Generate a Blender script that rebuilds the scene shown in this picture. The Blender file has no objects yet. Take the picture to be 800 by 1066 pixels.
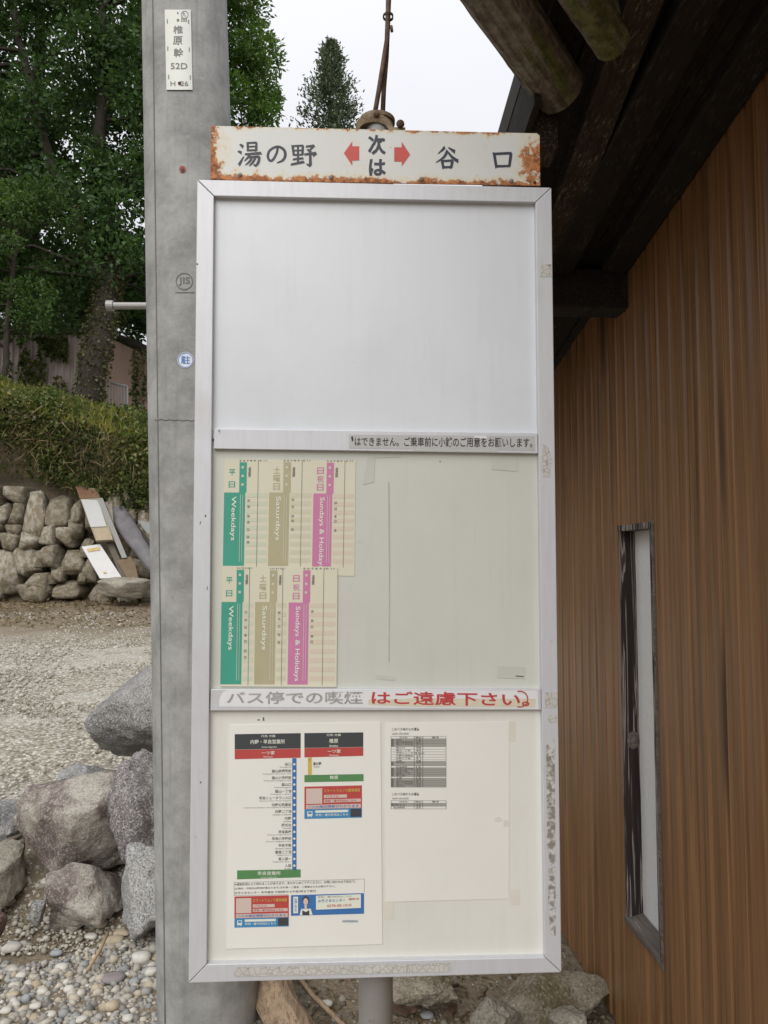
import bpy, bmesh, math, random
import numpy as np
from mathutils import Vector, Matrix, noise
S = bpy.context.scene
COL = S.collection
random.seed(7); rng = np.random.default_rng(7)

# ------------------------------------------------------------------ camera
F, CX, CY = 770.0, 400.0, 533.33          # focal length and centre in photo pixels (800 x 1066.67)
C = np.array([0, 0, 1.45])
yaw, pitch = math.atan(50 / F), math.atan(49.7 / F)
fw = np.array([math.sin(yaw) * math.cos(pitch), math.cos(yaw) * math.cos(pitch), math.sin(pitch)])
rt = np.array([math.cos(yaw), -math.sin(yaw), 0.0]); up = np.cross(rt, fw)
cd = bpy.data.cameras.new('camera'); cam = bpy.data.objects.new('camera', cd); COL.objects.link(cam)
cd.sensor_fit = 'VERTICAL'; cd.sensor_height = 36; cd.sensor_width = 27; cd.lens = F / 1066.67 * 36
cd.clip_start = 0.05; cd.clip_end = 2000
M = Matrix.Identity(4)
for i in range(3):
    M[i][0], M[i][1], M[i][2], M[i][3] = rt[i], up[i], -fw[i], C[i]
cam.matrix_world = M
S.camera = cam

# ------------------------------------------------------------------ overcast sky, soft sun, exposure
SUN_EL, SUN_AZ = math.radians(40), math.radians(195)      # azimuth clockwise from +Y: behind the camera, to the left
w = bpy.data.worlds.new('World'); S.world = w; w.use_nodes = True
nt = w.node_tree; nt.nodes.clear()
N = nt.nodes.new; L = nt.links.new
out = N('ShaderNodeOutputWorld'); bg = N('ShaderNodeBackground'); bg.inputs['Strength'].default_value = 0.1
sky = N('ShaderNodeTexSky'); sky.sky_type = 'NISHITA'; sky.sun_disc = False
sky.sun_elevation = SUN_EL; sky.sun_rotation = SUN_AZ
tc = N('ShaderNodeTexCoord'); sep = N('ShaderNodeSeparateXYZ'); L(tc.outputs['Generated'], sep.inputs[0])
mr = N('ShaderNodeMapRange'); mr.inputs['From Min'].default_value = 0; mr.inputs['From Max'].default_value = 1
mr.inputs['To Min'].default_value = 4.3; mr.inputs['To Max'].default_value = 9.4     # overcast dome: brighter towards the zenith
L(sep.outputs['Z'], mr.inputs['Value'])
nz = N('ShaderNodeTexNoise'); nz.inputs['Scale'].default_value = 2.2; nz.inputs['Detail'].default_value = 5
L(tc.outputs['Generated'], nz.inputs['Vector'])
m2 = N('ShaderNodeMapRange'); m2.inputs['To Min'].default_value = 0.90; m2.inputs['To Max'].default_value = 1.08
L(nz.outputs['Fac'], m2.inputs['Value'])
mu = N('ShaderNodeMath'); mu.operation = 'MULTIPLY'; L(mr.outputs[0], mu.inputs[0]); L(m2.outputs[0], mu.inputs[1])
vm = N('ShaderNodeVectorMath'); vm.operation = 'SCALE'; vm.inputs[0].default_value = (0.985, 0.99, 1.035); L(mu.outputs[0], vm.inputs['Scale'])
mx = N('ShaderNodeMix'); mx.data_type = 'RGBA'; mx.inputs['Factor'].default_value = 0.93
L(sky.outputs[0], mx.inputs['A']); L(vm.outputs[0], mx.inputs['B'])
L(mx.outputs['Result'], bg.inputs['Color']); L(bg.outputs[0], out.inputs[0])
sl = bpy.data.lights.new('sun', 'SUN'); sl.energy = 1.5; sl.angle = math.radians(50); sl.color = (1.0, 0.97, 0.92)
so = bpy.data.objects.new('sun', sl); COL.objects.link(so)
sd = Vector((math.sin(SUN_AZ) * math.cos(SUN_EL), math.cos(SUN_AZ) * math.cos(SUN_EL), math.sin(SUN_EL)))
so.rotation_euler = sd.to_track_quat('Z', 'Y').to_euler(); so.location = (-3, -5, 9)
vs = S.view_settings; vs.view_transform = 'Standard'; vs.look = 'None'; vs.gamma = 1.0; vs.exposure = 0.50; vs.use_curve_mapping = False

# ------------------------------------------------------------------ pixel -> direction helpers
def ray(px, py):
    d = fw * F + rt * (px - CX) - up * (py - CY)
    return d / np.linalg.norm(d)
def at(px, py, axis, val):
    d = ray(px, py); return C + d * ((val - C[axis]) / d[axis])
def atY(px, py, Y): return at(px, py, 1, Y)
def onplane(px, py, p0, n):
    d = ray(px, py); return C + d * (np.dot(np.array(p0) - C, n) / np.dot(d, n))

# ------------------------------------------------------------------ object helpers
def tag(o, label=None, cat=None, group=None, kind=None):
    if label: o['label'] = label
    if cat: o['category'] = cat
    if group: o['group'] = group
    if kind: o['kind'] = kind
    return o
def empty(name, loc, label=None, cat=None, group=None):
    o = bpy.data.objects.new(name, None); o.location = loc; o.empty_display_size = 0.1; COL.objects.link(o)
    return tag(o, label, cat, group)
def rootloc(p):
    v = np.zeros(3)
    while p is not None:
        v += np.array(p.location); p = p.parent
    return v
def mesh_obj(name, verts, faces, mat, parent=None, smooth=False, loc=None, uv=None):
    """verts in world coordinates; stored relative to the parent chain (or to loc)."""
    v = np.asarray(verts, dtype=np.float64)
    base = rootloc(parent)
    l = np.array(loc if loc is not None else (0, 0, 0), dtype=np.float64)
    me = bpy.data.meshes.new(name)
    if isinstance(faces, np.ndarray) and faces.ndim == 2:
        k = faces.shape[1]; nf = len(faces)
        me.vertices.add(len(v)); me.vertices.foreach_set('co', (v - base - l).astype(np.float32).ravel())
        me.loops.add(nf * k); me.loops.foreach_set('vertex_index', faces.astype(np.int32).ravel())
        me.polygons.add(nf); me.polygons.foreach_set('loop_start', np.arange(0, nf * k, k, dtype=np.int32))
        me.update(calc_edges=True)
    else:
        me.from_pydata([tuple(x) for x in (v - base - l)], [], [tuple(f) for f in faces]); me.update()
    if uv is not None:
        ul = me.uv_layers.new(name='UVMap'); uv = np.asarray(uv, dtype=np.float32)
        idx = np.empty(len(me.loops), dtype=np.int32); me.loops.foreach_get('vertex_index', idx)
        ul.data.foreach_set('uv', uv[idx].ravel())
    if smooth: me.polygons.foreach_set('use_smooth', [True] * len(me.polygons))
    if mat: me.materials.append(mat)
    o = bpy.data.objects.new(name, me); COL.objects.link(o)
    o.location = l
    if parent: o.parent = parent
    return o
class MB:
    def __init__(s): s.v = []; s.f = []
    def add(s, v, f):
        b = len(s.v); s.v += [tuple(x) for x in v]; s.f += [tuple(i + b for i in q) for q in f]; return s
    def hexa(s, p):   # 8 points: 4 of one side, 4 of the other
        return s.add(p, [(0, 3, 2, 1), (4, 5, 6, 7), (0, 1, 5, 4), (1, 2, 6, 5), (2, 3, 7, 6), (3, 0, 4, 7)])
    def box(s, a, b):
        (x0, y0, z0), (x1, y1, z1) = a, b
        return s.hexa([(x0, y0, z0), (x1, y0, z0), (x1, y1, z0), (x0, y1, z0), (x0, y0, z1), (x1, y0, z1), (x1, y1, z1), (x0, y1, z1)])
    def prism(s, bottom, top):
        n = len(bottom); fs = [tuple(range(n))[::-1], tuple(range(n, 2 * n))]
        fs += [(i, (i + 1) % n, n + (i + 1) % n, n + i) for i in range(n)]
        return s.add(list(bottom) + list(top), fs)
    def tube(s, pts, rad, n=10, cap=True, squash=None):
        pts = [Vector(p) for p in pts]; vs = []; ref = None
        for i, p in enumerate(pts):
            d = (pts[min(i + 1, len(pts) - 1)] - pts[max(i - 1, 0)]).normalized()
            if ref is None:
                ref = d.orthogonal().normalized()
            a = (ref - d * ref.dot(d)).normalized(); b = d.cross(a); ref = a
            r = rad[i] if hasattr(rad, '__len__') else rad
            for k in range(n):
                t = 2 * math.pi * k / n; q = 1 if squash is None else squash[k % len(squash)]
                vs.append(p + (a * math.cos(t) + b * math.sin(t)) * r * q)
        fs = []
        for i in range(len(pts) - 1):
            for k in range(n):
                fs.append((i * n + k, i * n + (k + 1) % n, (i + 1) * n + (k + 1) % n, (i + 1) * n + k))
        if cap:
            fs.append(tuple(range(n))[::-1]); fs.append(tuple((len(pts) - 1) * n + k for k in range(n)))
        return s.add(vs, fs)
    def build(s, name, mat, parent=None, smooth=False, loc=None, bevel=0):
        o = mesh_obj(name, s.v, s.f, mat, parent, smooth, loc)
        if bevel:
            m = o.modifiers.new('bevel', 'BEVEL'); m.width = bevel; m.segments = 2; m.limit_method = 'ANGLE'
        return o

# ------------------------------------------------------------------ materials
def srgb(r, g, b):
    f = lambda c: (c / 255 / 12.92) if c / 255 <= 0.04045 else ((c / 255 + 0.055) / 1.055) ** 2.4
    return (f(r), f(g), f(b), 1)
class MT:
    def __init__(s, name, rough=0.7, metal=0.0, spec=0.4):
        s.m = bpy.data.materials.new(name); s.m.use_nodes = True; s.t = s.m.node_tree
        s.b = s.t.nodes['Principled BSDF']; s.b.inputs['Roughness'].default_value = rough
        s.b.inputs['Metallic'].default_value = metal; s.b.inputs['Specular IOR Level'].default_value = spec
    def n(s, typ, **kw):
        x = s.t.nodes.new(typ)
        for k, v in kw.items():
            if hasattr(x, k) and k not in x.inputs: setattr(x, k, v)
            else: x.inputs[k].default_value = v
        return x
    def l(s, a, b): s.t.links.new(a, b)
    def coord(s, kind='Object', scale=(1, 1, 1), rnd=False):
        t = s.n('ShaderNodeTexCoord'); mp = s.n('ShaderNodeMapping'); mp.inputs['Scale'].default_value = scale
        s.l(t.outputs[kind], mp.inputs[0])
        if rnd:
            oi = s.n('ShaderNodeObjectInfo'); k = s.n('ShaderNodeMath', operation='MULTIPLY'); k.inputs[1].default_value = 37.0
            s.l(oi.outputs['Random'], k.inputs[0]); s.l(k.outputs[0], mp.inputs['Location'])
        return mp.outputs[0]
    def noise(s, vec, scale, detail=6, rough=0.6, dist=0.0):
        x = s.n('ShaderNodeTexNoise'); x.inputs['Scale'].default_value = scale; x.inputs['Detail'].default_value = detail
        x.inputs['Roughness'].default_value = rough; x.inputs['Distortion'].default_value = dist
        if vec is not None: s.l(vec, x.inputs['Vector'])
        return x.outputs['Fac']
    def voro(s, vec, scale, feature='F1', out='Distance'):
        x = s.n('ShaderNodeTexVoronoi'); x.feature = feature; x.inputs['Scale'].default_value = scale
        s.l(vec, x.inputs['Vector']); return x.outputs[out]
    def ramp(s, fac, stops):
        r = s.n('ShaderNodeValToRGB'); e = r.color_ramp.elements
        while len(e) < len(stops): e.new(0.5)
        for i, (p, c) in enumerate(stops):
            e[i].position = p; e[i].color = c if len(c) == 4 else (*c, 1)
        s.l(fac, r.inputs[0]); return r.outputs['Color']
    def mix(s, fac, a, b, blend='MIX'):
        x = s.n('ShaderNodeMix'); x.data_type = 'RGBA'; x.blend_type = blend
        for v, k in ((fac, 'Factor'), (a, 'A'), (b, 'B')):
            sock = x.inputs[k] if k == 'Factor' else [i for i in x.inputs if i.name == k and i.type == 'RGBA'][0]
            if isinstance(v, (int, float)): sock.default_value = v
            elif isinstance(v, tuple): sock.default_value = v if len(v) == 4 else (*v, 1)
            else: s.l(v, sock)
        return [o for o in x.outputs if o.type == 'RGBA'][0]
    def math(s, op, a, b=None, clamp=False):
        x = s.n('ShaderNodeMath'); x.operation = op; x.use_clamp = clamp
        for i, v in enumerate((a, b)):
            if v is None: continue
            if isinstance(v, (int, float)): x.inputs[i].default_value = v
            else: s.l(v, x.inputs[i])
        return x.outputs[0]
    def step(s, v, a, b):
        x = s.n('ShaderNodeMapRange'); x.interpolation_type = 'SMOOTHSTEP'
        x.inputs['From Min'].default_value = a; x.inputs['From Max'].default_value = b; s.l(v, x.inputs['Value'])
        return x.outputs[0]
    def col(s, c):
        if isinstance(c, tuple): s.b.inputs['Base Color'].default_value = c if len(c) == 4 else (*c, 1)
        else: s.l(c, s.b.inputs['Base Color'])
        return s
    def bump(s, h, strength=0.3, dist=0.01):
        x = s.n('ShaderNodeBump'); x.inputs['Strength'].default_value = strength; x.inputs['Distance'].default_value = dist
        s.l(h, x.inputs['Height']); s.l(x.outputs[0], s.b.inputs['Normal']); return s
    def roughf(s, v): s.l(v, s.b.inputs['Roughness']); return s

def plain(name, c, rough=0.6, var=0.0, scale=30):
    k = MT(name, rough)
    if var:
        v = k.coord(); f = k.noise(v, scale, 4)
        k.col(k.mix(f, tuple(x * (1 - var) for x in c[:3]), tuple(min(1, x * (1 + var)) for x in c[:3])))
    else: k.col(c)
    return k.m
def mat_alu():
    k = MT('aluminium_frame', 0.42, 0.15, 0.5); v = k.coord()
    a = k.noise(k.coord(scale=(60, 60, 6)), 3, 5); b = k.noise(v, 9, 6); d = k.noise(v, 70, 4, 0.7)
    c = k.mix(a, (0.53, 0.54, 0.565), (0.65, 0.66, 0.69))
    c = k.mix(k.math('MULTIPLY', k.step(b, 0.52, 0.75), 0.5), c, (0.47, 0.47, 0.46))
    c = k.mix(k.math('MULTIPLY', k.step(d, 0.67, 0.76), 0.6), c, (0.30, 0.30, 0.28))
    k.col(c).bump(d, 0.06, 0.001); return k.m
def mat_panel(name, c, dirt, amt=0.4):
    k = MT(name, 0.32, 0, 0.5); v = k.coord()
    a = k.noise(v, 3.5, 6); s = k.noise(k.coord(scale=(18, 18, 1.2)), 4, 5); d = k.noise(v, 45, 5, 0.65)
    q = k.mix(k.math('MULTIPLY', k.step(a, 0.4, 0.72), amt), c, dirt)
    q = k.mix(k.math('MULTIPLY', k.step(s, 0.5, 0.8), amt * 0.55), q, dirt)
    q = k.mix(k.math('MULTIPLY', k.step(d, 0.68, 0.78), amt * 0.6), q, tuple(x * 0.6 for x in dirt))
    k.col(q); return k.m
def mat_rustplate():
    k = MT('rusty_white_enamel', 0.5); uvc = k.coord('UV'); v = k.coord()
    sp = k.n('ShaderNodeSeparateXYZ'); k.l(uvc, sp.inputs[0]); U, V = sp.outputs[0], sp.outputs[1]   # metres from the plate's lower left corner
    ed_l = U; ed_r = k.math('SUBTRACT', 0.4535, U); ed_t = k.math('SUBTRACT', 0.078, V)
    n1 = k.noise(v, 42, 7, 0.7); n2 = k.noise(v, 130, 5, 0.7); n3 = k.noise(v, 11, 4)
    nn = k.math('ADD', k.math('MULTIPLY', n1, 0.7), k.math('MULTIPLY', n2, 0.3))
    def edge(d, w): return k.math('SUBTRACT', 1.0, k.math('DIVIDE', d, w), True)
    e = k.math('MAXIMUM', edge(V, 0.019), k.math('MULTIPLY', edge(ed_t, 0.008), 0.62))
    e = k.math('MAXIMUM', e, k.math('MULTIPLY', edge(ed_l, 0.034), 0.85)); e = k.math('MAXIMUM', e, k.math('MULTIPLY', edge(ed_r, 0.030), 0.80))
    score = k.math('ADD', k.math('MULTIPLY', e, 0.66), k.math('MULTIPLY', k.math('SUBTRACT', k.math('ADD', k.math('MULTIPLY', nn, 0.75), k.math('MULTIPLY', n3, 0.25)), 0.5), 2.6))
    stain = k.step(score, 0.02, 0.42); rust = k.step(score, 0.32, 0.44); dark = k.step(score, 0.62, 0.85)
    c = k.mix(k.noise(v, 6, 4), (0.60, 0.62, 0.60), (0.70, 0.71, 0.68))
    c = k.mix(k.math('MULTIPLY', stain, 0.7), c, (0.66, 0.56, 0.37))
    c = k.mix(rust, c, k.mix(k.step(n2, 0.35, 0.65), (0.20, 0.062, 0.025), (0.56, 0.24, 0.09)))
    c = k.mix(dark, c, (0.085, 0.03, 0.018))
    spk = k.step(n2, 0.66, 0.72); c = k.mix(k.math('MULTIPLY', spk, 0.65), c, (0.35, 0.20, 0.09))
    k.col(c).roughf(k.math('ADD', k.math('MULTIPLY', rust, 0.35), 0.42)).bump(k.math('MULTIPLY', rust, n1), 0.5, 0.001); return k.m
def mat_concrete():
    k = MT('pole_concrete', 0.85); v = k.coord()
    a = k.step(k.noise(v, 6, 9, 0.72), 0.25, 0.75); b = k.noise(v, 120, 4, 0.7); s = k.noise(k.coord(scale=(14, 14, 0.5)), 3, 6)
    c = k.mix(a, (0.19, 0.19, 0.18), (0.40, 0.40, 0.385))
    c = k.mix(k.math('MULTIPLY', k.step(s, 0.52, 0.78), 0.55), c, (0.17, 0.17, 0.16))
    c = k.mix(k.math('MULTIPLY', k.step(b, 0.62, 0.74), 0.5), c, (0.15, 0.15, 0.14))
    c = k.mix(k.math('MULTIPLY', k.step(k.noise(v, 30, 5), 0.6, 0.75), 0.35), c, (0.42, 0.42, 0.41))
    k.col(c).bump(k.math('ADD', b, a), 0.25, 0.004); return k.m
def mat_siding():
    k = MT('woodgrain_steel_siding', 0.38, 0, 0.35)
    g = k.coord('Object', (1, 1, 1), True)
    def gv(sy, sz):
        mp = k.n('ShaderNodeMapping'); mp.inputs['Scale'].default_value = (sy, sy, sz); k.l(g, mp.inputs[0]); return mp.outputs[0]
    warp = k.noise(gv(6, 1.6), 1.0, 3)
    n1 = k.noise(gv(16, 0.55), 1.6, 5, 0.6, 1.2); n2 = k.noise(gv(130, 0.9), 1.0, 5, 0.65, 0.6)
    x = k.math('ADD', k.math('MULTIPLY', n1, 0.42), k.math('MULTIPLY', n2, 0.58))
    c = k.ramp(x, [(0.33, (0.068, 0.032, 0.014)), (0.44, (0.160, 0.080, 0.034)), (0.55, (0.245, 0.126, 0.055)), (0.68, (0.38, 0.205, 0.092))])
    kn = k.voro(gv(7.5, 0.85), 1.0); c = k.mix(k.math('MULTIPLY', k.step(kn, 0.24, 0.06), 0.85), c, (0.055, 0.030, 0.018))
    fl = k.noise(gv(5, 0.3), 1.0, 2); c = k.mix(k.math('MULTIPLY', k.step(fl, 0.50, 0.72), 0.35), c, (0.23, 0.118, 0.055))
    k.b.inputs['Coat Weight'].default_value = 0.10; k.b.inputs['Coat IOR'].default_value = 1.9; k.b.inputs['Coat Roughness'].default_value = 0.28
    k.col(c).bump(n2, 0.08, 0.001).roughf(k.math('ADD', k.math('MULTIPLY', n1, 0.2), 0.27)); return k.m
def mat_wood(name, dark, mid, light, axis=2, wear=0.5, scale=1.0, rough=0.8):
    k = MT(name, rough); sc = [22 * scale] * 3; sc[axis] = 1.3 * scale
    v = k.coord('Object', tuple(sc)); n1 = k.noise(v, 1.5, 6, 0.6, 1.0); n2 = k.noise(v, 6, 4)
    w = k.noise(k.coord(), 9 * scale, 5)
    c = k.ramp(n1, [(0.3, dark), (0.55, mid), (0.78, mid)])
    c = k.mix(k.math('MULTIPLY', k.math('MULTIPLY', k.step(n2, 0.52, 0.70), k.step(w, 0.36, 0.58)), wear), c, light)
    k.col(c).bump(n1, 0.5, 0.006); return k.m
def mat_rock(name, a, b, spk=(0.5, 0.5, 0.48), dk=(0.06, 0.055, 0.05), spa=0.5, stain=None):
    k = MT(name, 0.85); v = k.coord('Object', (1, 1, 1), True)
    n1 = k.noise(v, 4.5, 7, 0.65); n2 = k.noise(v, 95, 3, 0.6); n3 = k.noise(v, 22, 6, 0.7); n4 = k.noise(v, 150, 2, 0.5)
    c = k.mix(k.step(n1, 0.35, 0.65), a, b)
    if stain: c = k.mix(k.math('MULTIPLY', k.step(k.noise(v, 5, 6, 0.6), 0.44, 0.58), 0.9), c, stain)
    c = k.mix(k.math('MULTIPLY', k.step(n2, 0.50, 0.62), min(1, spa * 1.5)), c, spk)
    c = k.mix(k.math('MULTIPLY', k.step(n4, 0.52, 0.62), min(1, spa * 1.4)), c, dk)
    c = k.mix(k.math('MULTIPLY', k.step(n3, 0.58, 0.74), 0.45), c, tuple(min(1, x * 1.7) for x in b))
    k.col(c).bump(k.math('ADD', n3, k.math('MULTIPLY', n1, 1.5)), 0.9, 0.02); return k.m
def mat_leaf(name, stops, trans=0.35, big=0.9, tip=None):
    k = MT(name, 0.5, 0, 0.3); g = k.n('ShaderNodeNewGeometry')
    r = g.outputs['Random Per Island']; n = k.noise(k.coord(), big, 3)
    x = k.math('ADD', k.math('MULTIPLY', r, 0.55), k.math('MULTIPLY', k.step(n, 0.3, 0.7), 0.45))
    c = k.ramp(x, stops); k.col(c)
    tr = k.n('ShaderNodeBsdfTranslucent'); k.l(k.mix(1.0, c, (0.95, 1.0, 0.55), 'MULTIPLY'), tr.inputs['Color'])
    mxs = k.n('ShaderNodeMixShader'); mxs.inputs[0].default_value = trans
    o = k.t.nodes['Material Output']; k.l(k.b.outputs[0], mxs.inputs[1]); k.l(tr.outputs[0], mxs.inputs[2]); k.l(mxs.outputs[0], o.inputs['Surface'])
    return k.m
def mat_pebble(name, stops, rough=0.8):
    k = MT(name, rough); g = k.n('ShaderNodeNewGeometry'); v = k.coord()
    c = k.ramp(g.outputs['Random Per Island'], stops); n = k.noise(v, 90, 4)
    c = k.mix(k.math('MULTIPLY', n, 0.55), c, (0.16, 0.14, 0.115)); k.col(c).bump(n, 0.25, 0.003); return k.m
def mat_ground():
    k = MT('gravel_ground', 0.95); v = k.coord()
    sp = k.n('ShaderNodeSeparateXYZ'); k.l(v, sp.inputs[0]); Y = sp.outputs[1]
    n1 = k.noise(v, 1.1, 6); n2 = k.noise(v, 14, 6, 0.7); n3 = k.noise(v, 60, 4, 0.7)
    cell = k.voro(v, 48, 'F1', 'Color'); cd_ = k.voro(v, 48)
    sc = k.n('ShaderNodeSeparateColor'); k.l(cell, sc.inputs[0])
    grav = k.ramp(sc.outputs[0], [(0.0, (0.22, 0.19, 0.14)), (0.35, (0.37, 0.34, 0.27)), (0.7, (0.50, 0.47, 0.39)), (1.0, (0.64, 0.62, 0.55))])
    grav = k.mix(k.math('MULTIPLY', k.step(cd_, 0.35, 0.7), 0.55), grav, (0.13, 0.11, 0.08))
    dirt = k.mix(n2, (0.13, 0.10, 0.068), (0.29, 0.235, 0.16))
    dirt = k.mix(k.math('MULTIPLY', k.step(n3, 0.55, 0.7), 0.5), dirt, (0.40, 0.355, 0.275))
    lot = k.math('MULTIPLY', k.step(k.math('ADD', Y, k.math('MULTIPLY', n1, 0.5)), 3.7, 4.1), k.math('SUBTRACT', 1.0, k.step(k.math('ADD', Y, k.math('MULTIPLY', n1, 1.6)), 8.6, 9.8)))
    grav = k.mix(k.math('MULTIPLY', k.step(k.noise(k.coord('Object', (0.35, 1.5, 1)), 1.2, 5), 0.45, 0.6), 0.5), grav, (0.50, 0.48, 0.42))
    c = k.mix(lot, dirt, grav); k.col(c).bump(k.math('ADD', n3, k.math('MULTIPLY', cd_, -0.8)), 0.6, 0.02); return k.m

MAT = {}
MAT['alu'] = mat_alu()
MAT['white'] = mat_panel('white_panel', (0.69, 0.725, 0.765), (0.55, 0.575, 0.60), 0.45)
MAT['mid'] = mat_panel('aged_backing_sheet', (0.595, 0.61, 0.555), (0.485, 0.495, 0.435), 0.5)
MAT['low'] = mat_panel('cream_backing_sheet', (0.735, 0.735, 0.685), (0.58, 0.57, 0.50), 0.45)
MAT['rustplate'] = mat_rustplate(); MAT['concrete'] = mat_concrete(); MAT['siding'] = mat_siding()
MAT['ink'] = plain('dark_sign_paint', (0.035, 0.042, 0.06), 0.5, 0.35, 60)
MAT['red'] = plain('red_sign_paint', (0.56, 0.085, 0.065), 0.5, 0.2, 60)
MAT['cream'] = plain('timetable_paper', (0.66, 0.635, 0.50), 0.6, 0.08, 12)
MAT['paper'] = plain('white_print_paper', (0.79, 0.785, 0.735), 0.45, 0.05, 9)
MAT['paper2'] = plain('yellowed_print_paper', (0.775, 0.77, 0.715), 0.45, 0.06, 7)
MAT['teal'] = plain('teal_print', (0.055, 0.33, 0.24), 0.55, 0.10, 30)
MAT['olive'] = plain('olive_print', (0.43, 0.39, 0.25), 0.55, 0.10, 30)
MAT['pink'] = plain('pink_print', (0.56, 0.20, 0.37), 0.55, 0.10, 30)
MAT['pgreen'] = plain('pale_green_print', (0.57, 0.60, 0.46), 0.6); MAT['ppink'] = plain('pale_pink_print', (0.64, 0.565, 0.45), 0.6)
MAT['polive'] = plain('pale_olive_print', (0.60, 0.565, 0.425), 0.6)
MAT['lightink'] = plain('light_print', (0.74, 0.76, 0.66), 0.6)
MAT['greyink'] = plain('grey_print', (0.15, 0.15, 0.14), 0.6); MAT['blackink'] = plain('black_print', (0.035, 0.035, 0.035), 0.6)
MAT['fade'] = plain('faded_print', (0.34, 0.335, 0.335), 0.6, 0.5, 90)
MAT['hdr'] = plain('charcoal_print', (0.055, 0.06, 0.065), 0.5); MAT['pred'] = plain('red_print', (0.47, 0.07, 0.065), 0.5, 0.1, 40)
MAT['pgrn'] = plain('green_print', (0.095, 0.25, 0.095), 0.5, 0.1, 40); MAT['pblue'] = plain('blue_print', (0.05, 0.165, 0.42), 0.5, 0.1, 40)
MAT['cblue'] = plain('bright_blue_print', (0.05, 0.25, 0.50), 0.5); MAT['yellow'] = plain('yellow_print', (0.62, 0.44, 0.10), 0.5)
MAT['tgrey'] = plain('table_grey_print', (0.30, 0.30, 0.27), 0.6); MAT['ppap'] = plain('blush_print', (0.62, 0.50, 0.45), 0.6)
MAT['skin'] = plain('pale_peach_print', (0.66, 0.52, 0.42), 0.6); MAT['stickerw'] = plain('white_sticker', (0.74, 0.745, 0.76), 0.4, 0.06, 40)
MAT['stickergrey'] = plain('grey_sticker', (0.48, 0.48, 0.48), 0.5, 0.12, 60)
MAT['tape'] = plain('aged_tape', (0.52, 0.49, 0.40), 0.4, 0.12, 50); MAT['tapeclear'] = plain('clear_tape', (0.545, 0.555, 0.505), 0.2, 0.06, 30)
k = MT('adhesive_residue', 0.8); v_ = k.coord(); c_ = k.mix(k.step(k.noise(v_, 120, 5, 0.7), 0.42, 0.58), (0.56, 0.56, 0.54), (0.235, 0.215, 0.18)); k.col(c_); MAT['residue'] = k.m
k = MT('cracked_tape', 0.6); v_ = k.coord(); c_ = k.mix(k.step(k.voro(v_, 130, 'DISTANCE_TO_EDGE'), 0.08, 0.0), k.mix(k.noise(v_, 40, 5), (0.42, 0.41, 0.375), (0.64, 0.635, 0.61)), (0.33, 0.31, 0.27)); k.col(c_); MAT['crack'] = k.m
k = MT('galvanised_post', 0.55, 0.35); v_ = k.coord(); c_ = k.mix(k.noise(v_, 12, 6), (0.28, 0.275, 0.26), (0.42, 0.41, 0.39)); c_ = k.mix(k.math('MULTIPLY', k.step(k.noise(v_, 60, 4), 0.6, 0.72), 0.4), c_, (0.17, 0.12, 0.08)); k.col(c_); MAT['galv'] = k.m
k = MT('rusted_steel', 0.8, 0.1); v_ = k.coord(); c_ = k.ramp(k.noise(v_, 55, 6, 0.7), [(0.3, (0.045, 0.028, 0.02)), (0.5, (0.115, 0.07, 0.05)), (0.7, (0.20, 0.14, 0.10))]); k.col(c_).bump(k.noise(v_, 150, 4), 0.4, 0.002); MAT['rust'] = k.m
k = MT('rusted_cast_bracket', 0.75, 0.1); v_ = k.coord(); c_ = k.ramp(k.noise(v_, 45, 6, 0.7), [(0.3, (0.07, 0.045, 0.025)), (0.5, (0.20, 0.145, 0.085)), (0.7, (0.34, 0.29, 0.20))]); k.col(c_).bump(k.noise(v_, 120, 4), 0.4, 0.002); MAT['bracket'] = k.m
MAT['steel'] = plain('dull_steel', (0.22, 0.21, 0.20), 0.45, 0.3, 80)

# ------------------------------------------------------------------ lettering: built-in font, extracted once
TXT = ['次', 'は', '平日', '土曜日', '日祝日', '平', '日', '土', '曜', '祝', 'Weekdays', 'Saturdays', 'Sundays & Holidays',
       'はできません。ご乗車前に小銭のご用意をお願いします。', 'バス停での喫煙', 'はご遠慮下さい。', '椎', '原', '幹', '52D', 'H  26', '田', 'JIS',
       '内野・早良営業所', '椎原', '一ツ家', '行先 方面', 'Hitotsuya', '早良営業所', 'Sawara Eigyosho', '湯の野', 'Yunono', 'Shiiba',
       'このバス停からの運賃', '2023年 10月1日改定', '運賃', '行き先', '備考', '藤崎', '早良営業所', '福岡市', '時刻・運行状況はこちら', 'バスナビ', 'バスの接近情報がわかります',
       '※道路状況により遅れることがあります。あらかじめご了承ください。お問い合わせは下記まで。', '(土曜日・日祝日は時刻が異なります) 忘れ物・ご意見・ご要望などもお寄せ下さい。',
       'お客さまセンター 年中無休 午前8時から午後7時まで受付', 'お客さまセンター', '0570-00-1010', 'お問い合わせ', 'nishitetsu', 'スマートフォンで簡単検索', '令和五年', '号車',
       '5 6 7 8 9 10 11', '↑', '早良街道経由', '07', '12', '25', '31', '38', '44', '55', '九', '駐']
STOPS = [('谷口', 'Taniguchi'), ('脇山診療所前', 'Wakiyama shinryojo mae'), ('脇山小学校前', 'Wakiyama shogakko mae'), ('脇山口', 'Wakiyamaguchi'), ('脇山一丁目', 'Wakiyama 1-chome'),
         ('早良ニュータウン入口', 'Sawara New Town Iriguchi'), ('内野公民館前', 'Uchino kominkan mae (Sawara Library)'), ('内野二丁目', 'Uchino 2-chome'), ('内野', 'Uchino'), ('陽光台', 'Yokodai'),
         ('早良高校', 'Sawara High School'), ('早良小学校前', 'Sawara shogakko mae'), ('早良平尾', 'Sawara Hirao'), ('重留二丁目', 'Shigetome 2'), ('東入部一', 'Higashiirube 1'), ('入部', 'Irube')]
for a_, b_ in STOPS: TXT += [a_, b_]
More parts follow.
